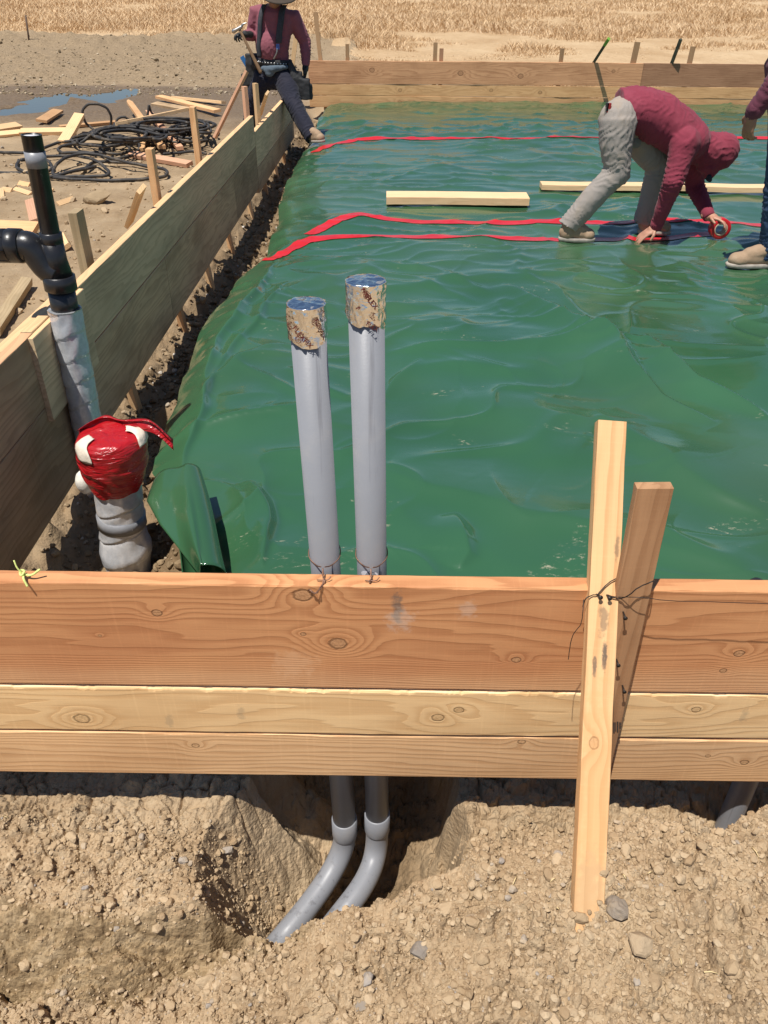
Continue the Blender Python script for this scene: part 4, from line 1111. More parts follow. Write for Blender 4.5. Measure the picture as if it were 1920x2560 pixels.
st2 = thing('stake', (st2p[0], YB2, 0), 'short brown stake nailed upright to the near boards behind the pale one', 'stake')
lumber('stake_body', st2p, (st2p[0]+.022, YB2, -.005), .0635, .022, (-1, 0, 0), W_ST2, st2, r=.002, rough=.0012, n=50, chip=.002)
for a, b in ((1558, 1530), (1556, 1714), (1541, 1648)): nail(PYv(a, b, YB2-.0112), (0.05, -1, -.05), st2, .001)
parts = []          # the illegible dark grade stamp
for k, (u0, v0, u1, v1) in enumerate([(1533, 1806, 1537, 1832), (1538, 1806, 1540, 1828), (1542, 1804, 1546, 1812), (1542, 1814, 1546, 1830), (1548, 1806, 1552, 1822)]):
    A, Bq, Cq, Dq = (PYv(u0, v0, YB2-.0117), PYv(u1, v0, YB2-.0117), PYv(u1, v1, YB2-.0117), PYv(u0, v1, YB2-.0117)); parts.append(([A, Bq, Cq, Dq], [(0, 1, 2, 3)]))
V, F = join(parts); mk('grade_stamp', V, F, plain('stamp_ink', (.06, .045, .035), .7), st2, smooth=False)
def wire(name, P, r, label, n=8, mat=None):
    P = spline(P, n); P = P+.0006*np.stack([perlin(np.arange(len(P))*.31, k*7.7+np.zeros(len(P)), 3) for k in range(3)], 1)
    V, F = tube(P, r, 7, rnd=True); return tag(mk(name, V, F, mat or M_WIRED), label, 'wire')
e = nrm*.006
wire('tie_wire', [Pzc(1552, 1440, 1.50), on_st1(1545, 1443)+e, on_st1(1520, 1457)+e, on_st1(1497, 1480)+e, n1p+e, on_st1(1478, 1488)+e, on_st1(1462, 1497)+e*1.2, Pzc(1457, 1516, 1.50)], .0011,
     'dark wire wrapped round the pale leaning stake above its nails')
wire('tie_wire', [Pzc(1459, 1500, 1.47), Pzc(1457, 1530, 1.46), Pzc(1452, 1560, 1.47), Pzc(1434, 1585, 1.48), Pzc(1426, 1610, 1.49), Pzc(1421, 1648, 1.50)], .0008,
     'thin loose wire end dangling left of the pale leaning stake')
yq = YB2-.024
wire('tie_wire', [n2p+e, on_st1(1535, 1494)+e, on_st1(1547, 1497)+e*1.2, PYv(1572, 1488, yq), PYv(1590, 1473, yq), PYv(1610, 1462, yq), PYv(1632, 1453, yq), PYv(1636, 1449, YB2)], .0012,
     'dark wire from the pale stake bent round the short brown stake')
wire('tie_wire', [n2p+e*.8, on_st1(1545, 1492)+e, PYv(1600, 1494, yq-.004), PYv(1680, 1502, yq-.006), PYv(1760, 1504, yq-.006), PYv(1850, 1507, yq-.006), PYv(1925, 1510, yq-.006), PYv(2100, 1525, yq)], .0007,
     'long thin wire running right from the pale stake along the top board')
# yellow twine knotted at the left
M_TW = plain('yellow_green_twine', (.62, .68, .22), .8, var=.2, scale=200)
kt = PYv(60, 1440, D+.012)+(0, 0, .004)
parts = [tube(spline([kt+(-.01, .012, 0), kt+(-.006, 0, .004), kt+(.0, -.008, .004), kt+(.004, 0, .008), kt+(-.004, .006, .006)], 6), .0022, 8, rnd=True),
         tube(spline([kt, kt+(.018, -.004, .002), kt+(.034, .0, .012)], 6), .0024, 8, rnd=True), tube(spline([kt, kt+(.006, -.014, .0), kt+(.012, -.02, -.012)], 6), .0022, 8, rnd=True),
         tube(spline([kt, kt+(-.008, .0, .016), kt+(-.012, .004, .03)], 6), .0016, 8, rnd=True)]
V, F = join(parts); tag(mk('twine', V, F, M_TW), 'scrap of yellow green twine knotted at the left end of the near board top', 'twine')

# ------------------------------------------------------------------ stakes of the left formwork
M_ST = M_STAKE
M_STP = wood('pale_stake_pine', (.74, .50, .27), (.52, .28, .11), 70, 1.2, (), True, .35, blotch=.15)
M_STR = wood('pinkish_fir_scrap', (.66, .38, .235), (.46, .22, .12), 60, 1.3, (), True, .35, blotch=.2)
M_STG = wood('grey_stake', (.44, .33, .19), (.26, .18, .09), 60, 1.3, (), True, .4, blotch=.4, grey=.25)
XS = XW-Tn-.021
GL = 'stakes along the left formwork'
def vstake(px, py, wd, label, mat=M_ST, X=None, low=-.35, lean=(0, 0)):
    X = XS if X is None else X; p = PXv(px, py, X)
    pb_ = (p[0]+lean[0], p[1]+lean[1], low)
    o = lumber('stake', p, pb_, wd, .036, (-.6, .8, 0) if wd < .06 else (0, 1, 0), mat, r=.002, n=14, chip=.003)
    return tag(o, label, 'stake', GL)
vstake(189, 527, .085, 'grey weathered stake nearest the black drain pipe, outside the left formwork', M_STG, XS-.045)
vstake(374, 371, .06, 'square orange topped stake standing before the hose pile, outside the left formwork', M_ST, XS-.03)
vstake(481, 267, .06, 'tall pale stake standing at the right end of the hose pile', M_ST, XS-.03)
vstake(611, 216, .05, 'pinkish thin stake below the standing worker\'s right knee, left of its pair', M_STR, XS-.05)
vstake(638, 208, .05, 'thin pale stake between the standing worker\'s legs, right of its pair', M_STP, XS-.02)
for i, (Yk, lab) in enumerate([(3.3, 'stake foot showing under the left formwork nearest the drain pipe'), (4.3, 'stake foot showing under the left formwork, second from the drain pipe'),
        (5.1, 'stake foot under the left formwork level with the middle tape strip'), (5.9, 'stake foot under the left formwork beyond the middle tape strip'),
        (6.9, 'stake foot under the left formwork below the step in its top'), (7.8, 'stake foot under the lower far plank of the left formwork'),
        (8.6, 'stake foot under the far plank beside the standing worker\'s boot'), (9.3, 'stake foot near the far end of the left formwork'), (9.9, 'last stake foot at the far end of the left formwork')]):
    o = lumber('stake', (XS, Yk, .30), (XS+.07, Yk+.02, -.36), .05, .036, (0, 1, 0), M_ST if i % 2 else M_STP, r=.002, n=8); tag(o, lab, 'stake', GL)
def brace(a, b, wd, label, mat):
    o = lumber('brace', a, b, wd, .022, (.3, .9, .3), mat, r=.002, n=10); return tag(o, label, 'brace', GL)
brace(PXv(617, 178, XW-.10), PXv(536, 345, XW-.42), .085, 'wide pale brace leaning against the left formwork beside the standing worker', M_STR)
brace(PXv(354, 472, XS-.0), PXv(322, 560, XS-.2), .06, 'short kicker brace leaning on the left formwork below the square stake', M_STP)
brace(PXv(668, 232, XW-.03), PXv(650, 290, XW-.2), .05, 'short pale block leaning at the far end of the left formwork', M_STP)
# ------------------------------------------------------------------ stakes behind the far formwork
YS2 = YF+Tn+.022
M_FST = wood('far_stake_brown', (.40, .245, .13), (.25, .13, .06), 60, 1.3, (), True, .4)
GF = 'stakes behind the far formwork'
for (px, py, wd, lab, mat, lx) in [(868, 110, .05, 'short stake behind the far boards, just right of the standing worker', M_FST, 0), (1089, 106, .055, 'paired stake behind the far boards, the taller pale one', M_FST, 0),
        (1104, 121, .055, 'dark short stake beside the taller pale one behind the far boards', M_FARD, 0), (1406, 121, .055, 'short stake behind the far boards left of the slanting green stick', M_FST, 0),
        (1594, 105, .075, 'tall tilted stake behind the far boards between two slanting sticks', M_FST, -.06), (1733, 116, .065, 'rightmost short stake behind the far boards', M_FST, -.03),
        (788, 30, .055, 'tall thin lath rising behind the standing worker\'s arm', M_FST, .12), (744, 60, .06, 'pale slanting lath seen between the standing worker\'s arm and waist', M_STP, -.25)]:
    p = PYv(px, py, YS2)
    o = lumber('stake', p, (p[0]+lx, YS2, -.2), wd, .036, (-1, 0, 0), mat, r=.002, n=10); tag(o, lab, 'stake', GF)
M_STK = plain('dark_green_steel', (.045, .05, .03), .6, var=.5, scale=20)
def stick(a, b, e, label, tip):
    p0 = PYv(*a, YF+.01); p1 = PYv(*b, YF-e); p0 = p0-(p1-p0)*.3
    o = thing('steel_stake', p0, label, 'stake', GF)
    V, F = tube([p0, p1], .026, 4); mk('shaft', V, F, M_STK, o, smooth=False)
    if tip:
        d = p1-p0; V, F = tube([p1-d*.22, p1+d*.005], .029, 4); mk('painted_tip', V, F, plain('bright_green_paint', (.13, .30, .03), .5), o, smooth=False)
stick((1487, 152), (1522, 97), .27, 'thin dark stick with a green tip slanting over the far boards', True)
stick((1682, 151), (1702, 98), .10, 'thick dark stick slanting over the darker far board', False)
p0 = PZ(76, 128, .02); p1 = PYv(64, 38, p0[1]); V, F = tube([p0, p1], .022, 8)
tag(mk('marker_rod', V, F, plain('rusty_steel', (.10, .06, .04), .8)), 'thin dark rod standing at the edge of the dry grass', 'rod')

# ------------------------------------------------------------------ lumber lying on the sheet
def on_sheet(px, py, dz):
    p = PZ(px, py, PADZ+.01); p[2] = float(S(p[:1], p[1:2])[0])+dz; return p
M_PLANK = wood('clean_pine_plank', (.72, .49, .28), (.52, .29, .14), 40, 1.8, (), True, .3, blotch=.12)
a = PZ(966, 494, .15); b2 = PZ(1319, 497, .15)
o = lumber('plank', a, b2, .19, .055, (0, 1, 0.02), M_PLANK, r=.003, n=30, warp=.004); tag(o, 'short thick pale plank lying alone in the middle of the green sheet', 'plank')
a = PZ(1352, 463, .14); b2 = PZ(2050, 473, .14)
o = lumber('plank', a, b2, .14, .042, (0, 1, 0), M_PLANK, r=.003, n=40, warp=.012); tag(o, 'long pale plank lying on the sheet behind the stooping worker', 'plank')

# ------------------------------------------------------------------ scraps on the yard
GS = 'lumber scraps on the yard'
def Hs(p): return float(H(np.array([p[0]]), np.array([p[1]]))[0])
def scrap(a, b, wd, t, label, mat, dz=0.0, pt_=None, dz2=None):
    p = PZ(*a, .04); q = PZ(*b, .04); p[2] = Hs(p)+t/2+dz; q[2] = Hs(q)+t/2+(dz if dz2 is None else dz2)
    o = lumber('lumber_scrap', p, q, wd, t, (-(q-p)[1], (q-p)[0], .15), mat, r=.002, n=10 if not pt_ else 24, point=pt_, warp=.004)
    return tag(o, label, 'lumber scrap', GS)
scrap((150, 321), (400, 299), .07, .03, 'long thin strip running behind the standing hose loop', M_ST, .01)
scrap((-40, 341), (50, 326), .12, .05, 'thick pale board at the left edge, upper of two', M_STP, .03); scrap((-40, 346), (55, 333), .10, .04, 'thick pale board at the left edge, lower of two', M_STP, 0)
scrap((52, 335), (186, 334), .12, .04, 'pale board lying behind the top of the black drain pipe', M_STP, .02)
scrap((105, 311), (147, 283), .13, .03, 'small tan wedge lying beside the puddle', M_ST, .03)
scrap((160, 368), (206, 326), .11, .05, 'stubby pale block propped on the hoses left of the pile', M_STP, .02, None, .16)
scrap((407, 384), (326, 284), .075, .036, 'pointed stake lying across the hose pile, sloping down to the right', M_ST, .05, 'end', .14)
scrap((470, 321), (296, 352), .08, .036, 'pointed stake lying level on top of the hose pile', M_STP, .20, 'end', .17)
scrap((374, 298), (451, 377), .07, .036, 'greyish stake lying over the hoses right of the pointed one', M_STR, .08, None, .02)
scrap((367, 306), (357, 389), .06, .03, 'short upright looking stake under the crossed pieces on the hoses', M_ST, .04)
scrap((329, 394), (475, 416), .09, .038, 'pinkish board lying in front of the hose pile', M_STR, .01)
scrap((560, 264), (429, 247), .09, .036, 'pointed stake farthest back on the wet mud', M_STP, .02, 'end')
scrap((398, 251), (545, 290), .11, .036, 'wide tan board on the wet mud before the farthest stake', M_ST, .05); scrap((386, 260), (470, 277), .11, .03, 'dark board lying under the wide tan one on the mud', M_GREYD, .0)
for k, (a, b, lab, mt) in enumerate([((37, 474), (77, 488), 'small pale chip right of the drain pipe top, largest of the shavings', M_STP), ((3, 471), (5, 496), 'upright looking chip at the left picture edge', M_STP),
        ((145, 513), (186, 501), 'narrow pale splinter lying alone near the rock', M_STP), ((47, 459), (74, 465), 'orange chip tucked beside the drain pipe', M_ST), ((6, 474), (30, 480), 'flat chip next to the left edge', M_STP), ((118, 476), (132, 484), 'tiny chip just right of the drain pipe', M_STP)]):
    scrap(a, b, .045, .012, lab, mt, .004)
scrap((-30, 584), (92, 590), .16, .035, 'wide orange board lying behind the drain pipe branch', M_ST, .01)
scrap((-12, 842), (70, 712), .06, .045, 'rough pointed stake lying at the lower left outside the formwork', M_GREYD if False else M_STG, .02)
scrap((78, 510), (90, 560), .08, .03, 'pinkish piece lying just behind the drain pipe', M_STR, .01); scrap((150, 602), (163, 628), .09, .03, 'pale offcut right of the drain pipe fitting', M_STP, .01)
V, F = stone_shape(33, 3); p = PZ(247, 508, .04); V = V*np.array([.13, .09, .07])+np.array([p[0], p[1], Hs(p)+.035])
tag(mk('rock', V, [list(f) for f in F], stone_mat('muddy_rock', [(0, (.30, .22, .13)), (1, (.36, .27, .17))], 20), smooth=False, attrs=dict(hue=np.full(len(V), .4))), 'lumpy brown rock lying alone on the yard', 'rock')
# stones one can tell apart in front
M_RK = stone_mat('grey_brown_stone', [(0, (.22, .19, .16)), (.5, (.33, .25, .165)), (1, (.42, .31, .19))], 50)
for (px, py, r, hue, lab) in [(1545, 2262, .032, .15, 'grey purple stone beside the foot of the pale stake'), (1175, 2295, .016, .45, 'smooth brown stone left of the pale stake foot'), (1050, 2378, .021, .0, 'grey stone in the spoil below the conduits'),
        (515, 2455, .034, .95, 'large tan lump at the foot of the trench wall'), (590, 2445, .030, .85, 'second tan lump right of the large one at the trench edge'), (1598, 2365, .030, .7, 'crumbling clod right of the pale stake'), (905, 2505, .016, .1, 'small grey stone near the bottom of the picture'), (1120, 2270, .022, .9, 'yellowish lump on the crest of the spoil heap')]:
    p = PZ(px, py, 0.0)
    for _ in range(6): p = PZ(px, py, Hs(p)+r*.2)
    V, F = stone_shape(int(px), 3); V = V*np.array([r, r*.85, r*.75])+np.array([p[0], p[1], Hs(p)+r*.15])
    tag(mk('stone', V, [list(f) for f in F], M_RK, smooth=False, attrs=dict(hue=np.full(len(V), hue))), lab, 'stone', 'stones in the foreground spoil')
# straw bits on the spoil
parts = []
for (px, py, dx, dy) in [(1292, 2190, -10, 22), (1388, 2195, -14, 12), (1555, 2185, 10, 14), (1880, 2118, 18, 28), (1760, 2430, 34, 4), (1630, 2180, -12, 6), (1700, 2395, 4, 22), (580, 2035, 8, 6), (10, 2040, 14, 8), (1390, 2270, 8, 5), (1460, 2160, 3, 14)]:
    P = []
    for t in (0, .5, 1):
        p = PZ(px+dx*t, py+dy*t, 0.0)
        for _ in range(5): p = PZ(px+dx*t, py+dy*t, Hs(p)+.006)
        P.append(p+(0, 0, .004*math.sin(t*3)))
    parts.append(tube(P, .0012, 5))
V, F = join(parts); tag(mk('straw', V, F, plain('straw', (.62, .48, .25), .8)), 'bits of dry straw lying on the foreground dirt', 'straw', kind='stuff')

# ------------------------------------------------------------------ hoses
M_HOSE = plain('black_rubber_hose', (.030, .028, .027), .6, var=.45, scale=14, spec=.35)
nt = M_HOSE.node_tree; b = nt.nodes['Principled BSDF']; v = TC(nt)
nt.links.new(MIX(nt, MR(nt, NOI(nt, v, 7, 5, .7), .48, .7, 0, .5), (.034, .031, .029), (.22, .17, .115)), b.inputs['Base Color'])
def z3(x, y): return x/3.19, 200+y/3.19
def hose_path(pts):
    """pts: (zoomx, zoomy, height above the mud)"""
    P = []
    for (x, y, h) in pts:
        px, py = z3(x, y); p = PZ(px, py, .05+h); P.append(p)
    return spline(P, 7)
def standing(pts):
    px, py = z3(pts[0][0], pts[0][1]); Y = PZ(px, py, .05)[1]
    return spline([PYv(*z3(x, y), Y+.02*i) for i, (x, y) in enumerate(pts)], 7)
def hose(name_paths, r, label):
    parts = [tube(P+.006*np.stack([perlin(np.arange(len(P))*.2, np.zeros(len(P))+k, 5) for k in range(3)], 1), r, 9, rnd=True) for P in name_paths]
    V, F = join(parts); return tag(mk('hose', V, F, M_HOSE), label, 'hose', 'black hoses on the yard')
rh = random.Random(5)
def coil(cx, cy, rx, ry, n, h0, s):
    P = []; r_ = random.Random(s); ph = r_.random()*6
    ox = oy = 0
    for k in range(n*7):
        a = ph+k/7*2*math.pi
        if k % 7 == 0: ox, oy, sx, sy = r_.uniform(-.2, .2)*rx, r_.uniform(-.25, .25)*ry, r_.uniform(.6, 1.15), r_.uniform(.6, 1.15)
        P.append((cx+ox+rx*sx*math.cos(a), cy+oy+ry*sy*math.sin(a), h0+.10*r_.random()+.012*k/7))
    return hose_path(P)
hose([standing([(745, 395), (690, 345), (657, 262), (690, 205), (760, 190), (838, 215), (886, 290), (880, 380)]),
      hose_path([(0, 577, .0), (185, 578, .01), (340, 545, .02), (450, 505, .03), (560, 485, .05), (700, 470, .06), (860, 480, .06), (990, 510, .05), (1035, 555, .03), (960, 590, .03), (780, 580, .04), (620, 575, .04), (500, 580, .03), (462, 550, .04), (520, 520, .06), (640, 500, .10), (740, 430, .16), (880, 380, .12)]),
      coil(1000, 430, 270, 55, 9, .02, 3), coil(820, 480, 220, 50, 3, .02, 13)], .0145, 'tangled black hose with one loop standing up above the pile')
hose([standing([(940, 385), (932, 320), (985, 294), (1035, 325), (1055, 388)]),
      hose_path([(1055, 388, .02), (1250, 470, .05), (1450, 500, .04), (1640, 470, .04), (1660, 420, .06), (1500, 400, .09), (1390, 440, .1), (1480, 490, .06), (1660, 480, .05)]),
      coil(1330, 370, 330, 60, 9, .02, 8), coil(1500, 400, 160, 50, 3, .04, 18), standing([(1130, 350), (1175, 295), (1187, 203), (1215, 268), (1300, 330), (1360, 345)])], 0.014, 'tangled black hose right of the pile with a peaked bend')
hose([hose_path([(0, 740, 0), (210, 745, .0), (400, 775, .01), (640, 795, .01), (900, 800, .01), (1150, 790, .01), (1290, 775, .01), (1335, 745, .02), (1300, 708, .02), (1180, 690, .03), (1050, 665, .05), (900, 625, .07), (740, 590, .09), (600, 595, .09), (490, 640, .07), (430, 710, .03), (440, 760, .02), (600, 725, .03), (760, 690, .03)]),
      hose_path([(150, 640, .02), (135, 690, .02), (200, 735, .02), (330, 740, .02), (410, 705, .02), (390, 650, .03), (280, 625, .03), (170, 640, .04), (330, 612, .03), (520, 605, .03), (640, 610, .05), (760, 640, .06), (840, 700, .05), (860, 755, .02), (700, 770, .01), (560, 770, .01), (400, 770, .02)]),
      hose_path([(520, 740, .02), (680, 700, .03), (760, 655, .03), (1000, 660, .02), (1180, 685, .02)]),
      hose_path([(860, 640, .02), (1050, 600, .03), (1110, 545, .05), (1100, 500, .07), (1000, 490, .06), (860, 520, .05), (800, 575, .03)]),
      hose_path([(1310, 590, .01), (1420, 580, .01), (1560, 570, .01), (1640, 590, .01)])], 0.0145, 'long black hose looped flat in front of the pile')

# ------------------------------------------------------------------ far trees along the top edge of the field
M_LEAF = plain('far_dark_foliage', (.055, .062, .028), .8, var=.5, scale=.8)
M_BARK = plain('far_bark', (.10, .07, .05), .9)
for i, (px, h_, w_, lab) in enumerate([(1905, 4.2, 5.5, 'dark tree at the top right corner beyond the field'), (1790, 3.4, 4.5, 'dark bush beyond the field, second from the top right corner'), (1670, 3.8, 4.5, 'dark bush beyond the field, third from the top right corner'), (1540, 3.0, 4.0, 'small dark bush beyond the field above the slanting green stick'), (1210, 2.6, 4.0, 'low bush beyond the field above the far boards\' middle'), (1050, 2.4, 3.6, 'low bush beyond the field right of the standing worker')]):
    Yt = 76+2*(i % 3); g = PYv(px, 4, Yt); gz = Hs(g)
    t = thing('tree', (g[0], Yt, gz), lab, 'tree', 'bushes beyond the field')
    V, F = tube([(g[0], Yt, gz-.2), (g[0]+.1, Yt, gz+h_*.35), (g[0]-.1, Yt, gz+h_*.8)], [.16, .12, .04], 8); mk('trunk', V, F, M_BARK, t)
    n = 2600; u = rng.standard_normal((n, 3)); u /= np.linalg.norm(u, axis=1)[:, None]; rr = rng.random(n)**.4
    c = u*rr[:, None]*np.array([w_/2, w_/2, h_*.5])*(.75+.4*perlin(u[:, 0]*2.4+i*5, u[:, 2]*2.4, 4))[:, None]+np.array([g[0], Yt, gz+h_*.48])
    c[:, 2] = np.maximum(c[:, 2], gz+.05)
    d1 = rng.standard_normal((n, 3))*.11; d2 = rng.standard_normal((n, 3))*.11
    V = np.stack([c-d1, c+d2, c+d1, c-d2], 1).reshape(-1, 3); mk('crown', V, np.arange(4*n).reshape(n, 4), M_LEAF, t, smooth=False)

# ------------------------------------------------------------------ people
def remesh(parts, vox, it=4, fac=.5):
    V, F = join(parts); me = bpy.data.meshes.new('tmp'); me.from_pydata([tuple(v) for v in V], [], [tuple(f) for f in F]); me.update()
    o = bpy.data.objects.new('tmp', me); C.objects.link(o)
    r = o.modifiers.new('r', 'REMESH'); r.mode = 'VOXEL'; r.voxel_size = vox
    s = o.modifiers.new('s', 'SMOOTH'); s.factor = fac; s.iterations = it
    dg = bpy.context.evaluated_depsgraph_get(); m2 = bpy.data.meshes.new_from_object(o.evaluated_get(dg))
    n = len(m2.vertices); V = np.zeros(n*3, np.float32); m2.vertices.foreach_get('co', V); V = V.reshape(-1, 3).astype(float)
    N = np.zeros(n*3, np.float32); m2.vertices.foreach_get('normal', N); N = N.reshape(-1, 3).astype(float)
    F = [list(p.vertices) for p in m2.polygons]
    bpy.data.objects.remove(o); bpy.data.meshes.remove(me); bpy.data.meshes.remove(m2)
    return V, N, F
def cloth(parts, vox, amp, seed, axes=None, it=4, lf=7.0):
    """remeshed garment; axes: list of (point, direction, reach, spacing) making folds across the limb there"""
    V, N, F = remesh(parts, vox, it)
    d = amp*(fbm(V[:, 0]*lf+V[:, 1]*4+seed, V[:, 2]*lf-V[:, 1]*3, 2, seed)*1.1)
    for (p, dr, reach, sp) in (axes or []):
        p = np.asarray(p); dr = np.asarray(dr, float); dr /= np.linalg.norm(dr); q = V-p
        s = q@dr; r = np.linalg.norm(q, axis=1); m_ = np.exp(-(r/reach)**2)
        ang = q@np.cross(dr, [0, 1, 0])
        ph = s/sp+1.3*fbm(V[:, 0]*7+seed, V[:, 2]*7+V[:, 1]*5, 2, seed+3)*2+ang*7
        w_ = 1-np.abs(np.sin(ph*math.pi)); d += amp*1.5*m_*(w_**2.2-.25)
    return V+N*d[:, None], F
def hand(wr, dirv, palm, s=1.0, curl=.5, thumb=None, spread=.10, side=1):
    """palm and five separate bent fingers; palm = normal the fingers close towards"""
    d = np.asarray(dirv, float); d /= np.linalg.norm(d); pn = np.asarray(palm, float); pn = pn-d*np.dot(pn, d); pn /= np.linalg.norm(pn)
    lat = np.cross(d, pn)*side; wr = np.asarray(wr, float)
    R = np.stack([d, lat, pn], 1)
    parts = [ellipsoid(wr+d*.048*s, (.052*s, .042*s, .018*s), R), tube([wr-d*.03*s, wr+d*.03*s], [.027*s, .030*s], 12, rnd=True)]
    for k, (o, L) in enumerate([(-.030, .066), (-.010, .076), (.011, .071), (.030, .055)]):
        a = spread*(k-1.5)/1.5; b = wr+d*.082*s+lat*o*s; P = [b-d*.02*s]; ang = 0; cur = b; P.append(cur)
        for j, fr in enumerate((.45, .32, .23)):
            ang += curl*(.75+.1*k)*(1 if j else .7)
            v_ = (d*math.cos(ang)+pn*math.sin(ang))+lat*a; v_ /= np.linalg.norm(v_); cur = cur+v_*L*fr*s; P.append(cur)
        parts.append(tube(P, np.array([.0095, .0095, .009, .0085, .0075])*s, 8, rnd=True))
    b = wr+d*.022*s-lat*.034*s; v1 = d*.6-lat*.75+pn*.25; v2 = d*.85-lat*.2+pn*(.3+curl*.4)
    v1 /= np.linalg.norm(v1); v2 /= np.linalg.norm(v2)
    parts.append(tube([b+lat*.012*s, b, b+v1*.032*s, b+v1*.032*s+v2*.03*s], np.array([.013, .0125, .011, .009])*s, 8, rnd=True))
    return parts
def head(c, fwd, up, s=1.0):
    """skull, jaw, nose, ears, eye sockets, lips, joined later to the body"""
    f = np.asarray(fwd, float); f /= np.linalg.norm(f); u = np.asarray(up, float); u = u-f*np.dot(u, f); u /= np.linalg.norm(u); l = np.cross(u, f)
    R = np.stack([f, l, u], 1); c = np.asarray(c, float); P = lambda a, b, d: c+(f*a+l*b+u*d)*s
    parts = [ellipsoid(c, np.array([.098, .077, .112])*s, R), ellipsoid(P(.030, 0, -.058), np.array([.062, .058, .062])*s, R),
             ellipsoid(P(.098, 0, -.022), np.array([.020, .014, .020])*s, R), tube([P(.088, 0, .02), P(.106, 0, -.018)], np.array([.010, .014])*s, 8, rnd=True),
             ellipsoid(P(.082, 0, -.062), np.array([.013, .026, .008])*s, R), ellipsoid(P(.080, 0, -.078), np.array([.013, .022, .008])*s, R),
             ellipsoid(P(.084, 0, .026), np.array([.014, .05, .010])*s, R)]
    for q in (-1, 1):
        parts.append(ellipsoid(P(-.01, q*.080, -.012), np.array([.022, .010, .032])*s, R)); parts.append(ellipsoid(P(.084, q*.032, .004), np.array([.012, .016, .010])*s, R))
    return parts, P, R
def boot(heel, toe, ankle, par, mu, ms, s=1.0):
    heel = np.asarray(heel, float); toe = np.asarray(toe, float); ankle = np.asarray(ankle, float)
    f = toe-heel; L = np.linalg.norm(f); f /= L; u = np.array([0, 0, 1.0]); u = u-f*np.dot(u, f); u /= np.linalg.norm(u); l = np.cross(u, f); R = np.stack([f, l, u], 1)
    P = lambda a, b, d: heel+f*a*L+l*b+u*d
    parts = [ellipsoid(P(.22, 0, .055), (L*.24, .040*s, .050*s), R), ellipsoid(P(.55, 0, .050), (L*.33, .043*s, .042*s), R), ellipsoid(P(.78, 0, .042), (L*.21, .047*s, .040*s), R),
             tube([P(.25, 0, .05), P(.24, 0, .09), ankle+u*.02], [.047*s, .046*s, .052*s], 16, rnd=True), tube([P(.3, 0, .10), P(.62, 0, .07)], [.042*s, .040*s], 14, rnd=True)]
    V, N, F = remesh(parts, .007, 3); V += N*(.0022*fbm(V[:, 0]*30, V[:, 2]*30+V[:, 1]*20, 2, 5))[:, None]
    o = mk('boot', V, F, mu, par)
    n = 28; th = np.linspace(0, 2*np.pi, n, endpoint=False); V = []
    for (zz, k) in ((.0, .97), (.010, 1.0), (.020, 1.0), (.024, .96)):
        for t in th:
            a = .5+.5*math.cos(t)*1.0; wd = (.036+.013*max(0, math.sin((a-.1)*2.6)))*s
            V.append(P(.5+.515*k*math.copysign(abs(math.cos(t))**.8, math.cos(t)), wd*k*math.copysign(abs(math.sin(t))**.7, math.sin(t)), zz))
    F = [(r*n+j, r*n+(j+1) % n, (r+1)*n+(j+1) % n, (r+1)*n+j) for r in range(3) for j in range(n)]+[tuple(range(n))[::-1], tuple(3*n+j for j in range(n))]
    mk('sole', V, F, ms, o); return o
M_SKIN = plain('tan_skin', (.30, .145, .085), .5, var=.12, scale=40, bump=.1)
M_SKIN2 = plain('light_tan_skin', (.42, .215, .14), .5, var=.12, scale=40, bump=.1)
def fabric(name, col, col2, sc=5, rough=.85, bump=.25, amt=.6):
    m, nt, b = newmat(name); v = TC(nt)
    n = NOI(nt, v, sc, 5, .65); f = NOI(nt, v, 420, 2, .6)
    c = MIX(nt, MR(nt, n, .45, .7, 0, amt), col, col2); c = MIX(nt, MR(nt, f, .35, .7, 0, .25), c, tuple(q*.7 for q in col))
    nt.links.new(c, b.inputs['Base Color']); b.inputs['Roughness'].default_value = rough; b.inputs['Specular IOR Level'].default_value = .15; b.inputs['Sheen Weight'].default_value = .08
    BUMP(nt, b, MA(nt, 'MULTIPLY_ADD', f, .3, NOI(nt, v, 26, 3, .55)), bump, .008); return m
M_MAROON = fabric('maroon_sweatshirt', (.22, .036, .058), (.27, .055, .08), 6)
M_PLUM = fabric('faded_plum_shirt', (.26, .088, .112), (.21, .068, .088), 6)
M_PLUM2 = fabric('dusty_plum_shirt', (.12, .035, .055), (.16, .06, .08), 6)
M_GREYP = fabric('dusty_grey_trousers', (.31, .275, .245), (.37, .29, .21), 4, amt=.85)
M_NAVY = fabric('navy_work_trousers', (.019, .020, .032), (.036, .034, .046), 5)
M_JEAN = fabric('blue_jeans', (.022, .05, .105), (.10, .13, .17), 4, amt=.7)
M_BOOT = fabric('dusty_tan_leather', (.34, .235, .15), (.42, .31, .21), 12, .7)
M_SOLE = plain('grey_boot_sole', (.34, .30, .25), .8, var=.2)
M_GLOVE = plain('black_work_glove', (.018, .018, .017), .6, var=.3)
M_BLACK = plain('black_webbing', (.016, .016, .018), .7, var=.3)
M_CAP = plain('dark_navy_cap', (.012, .016, .035), .8)

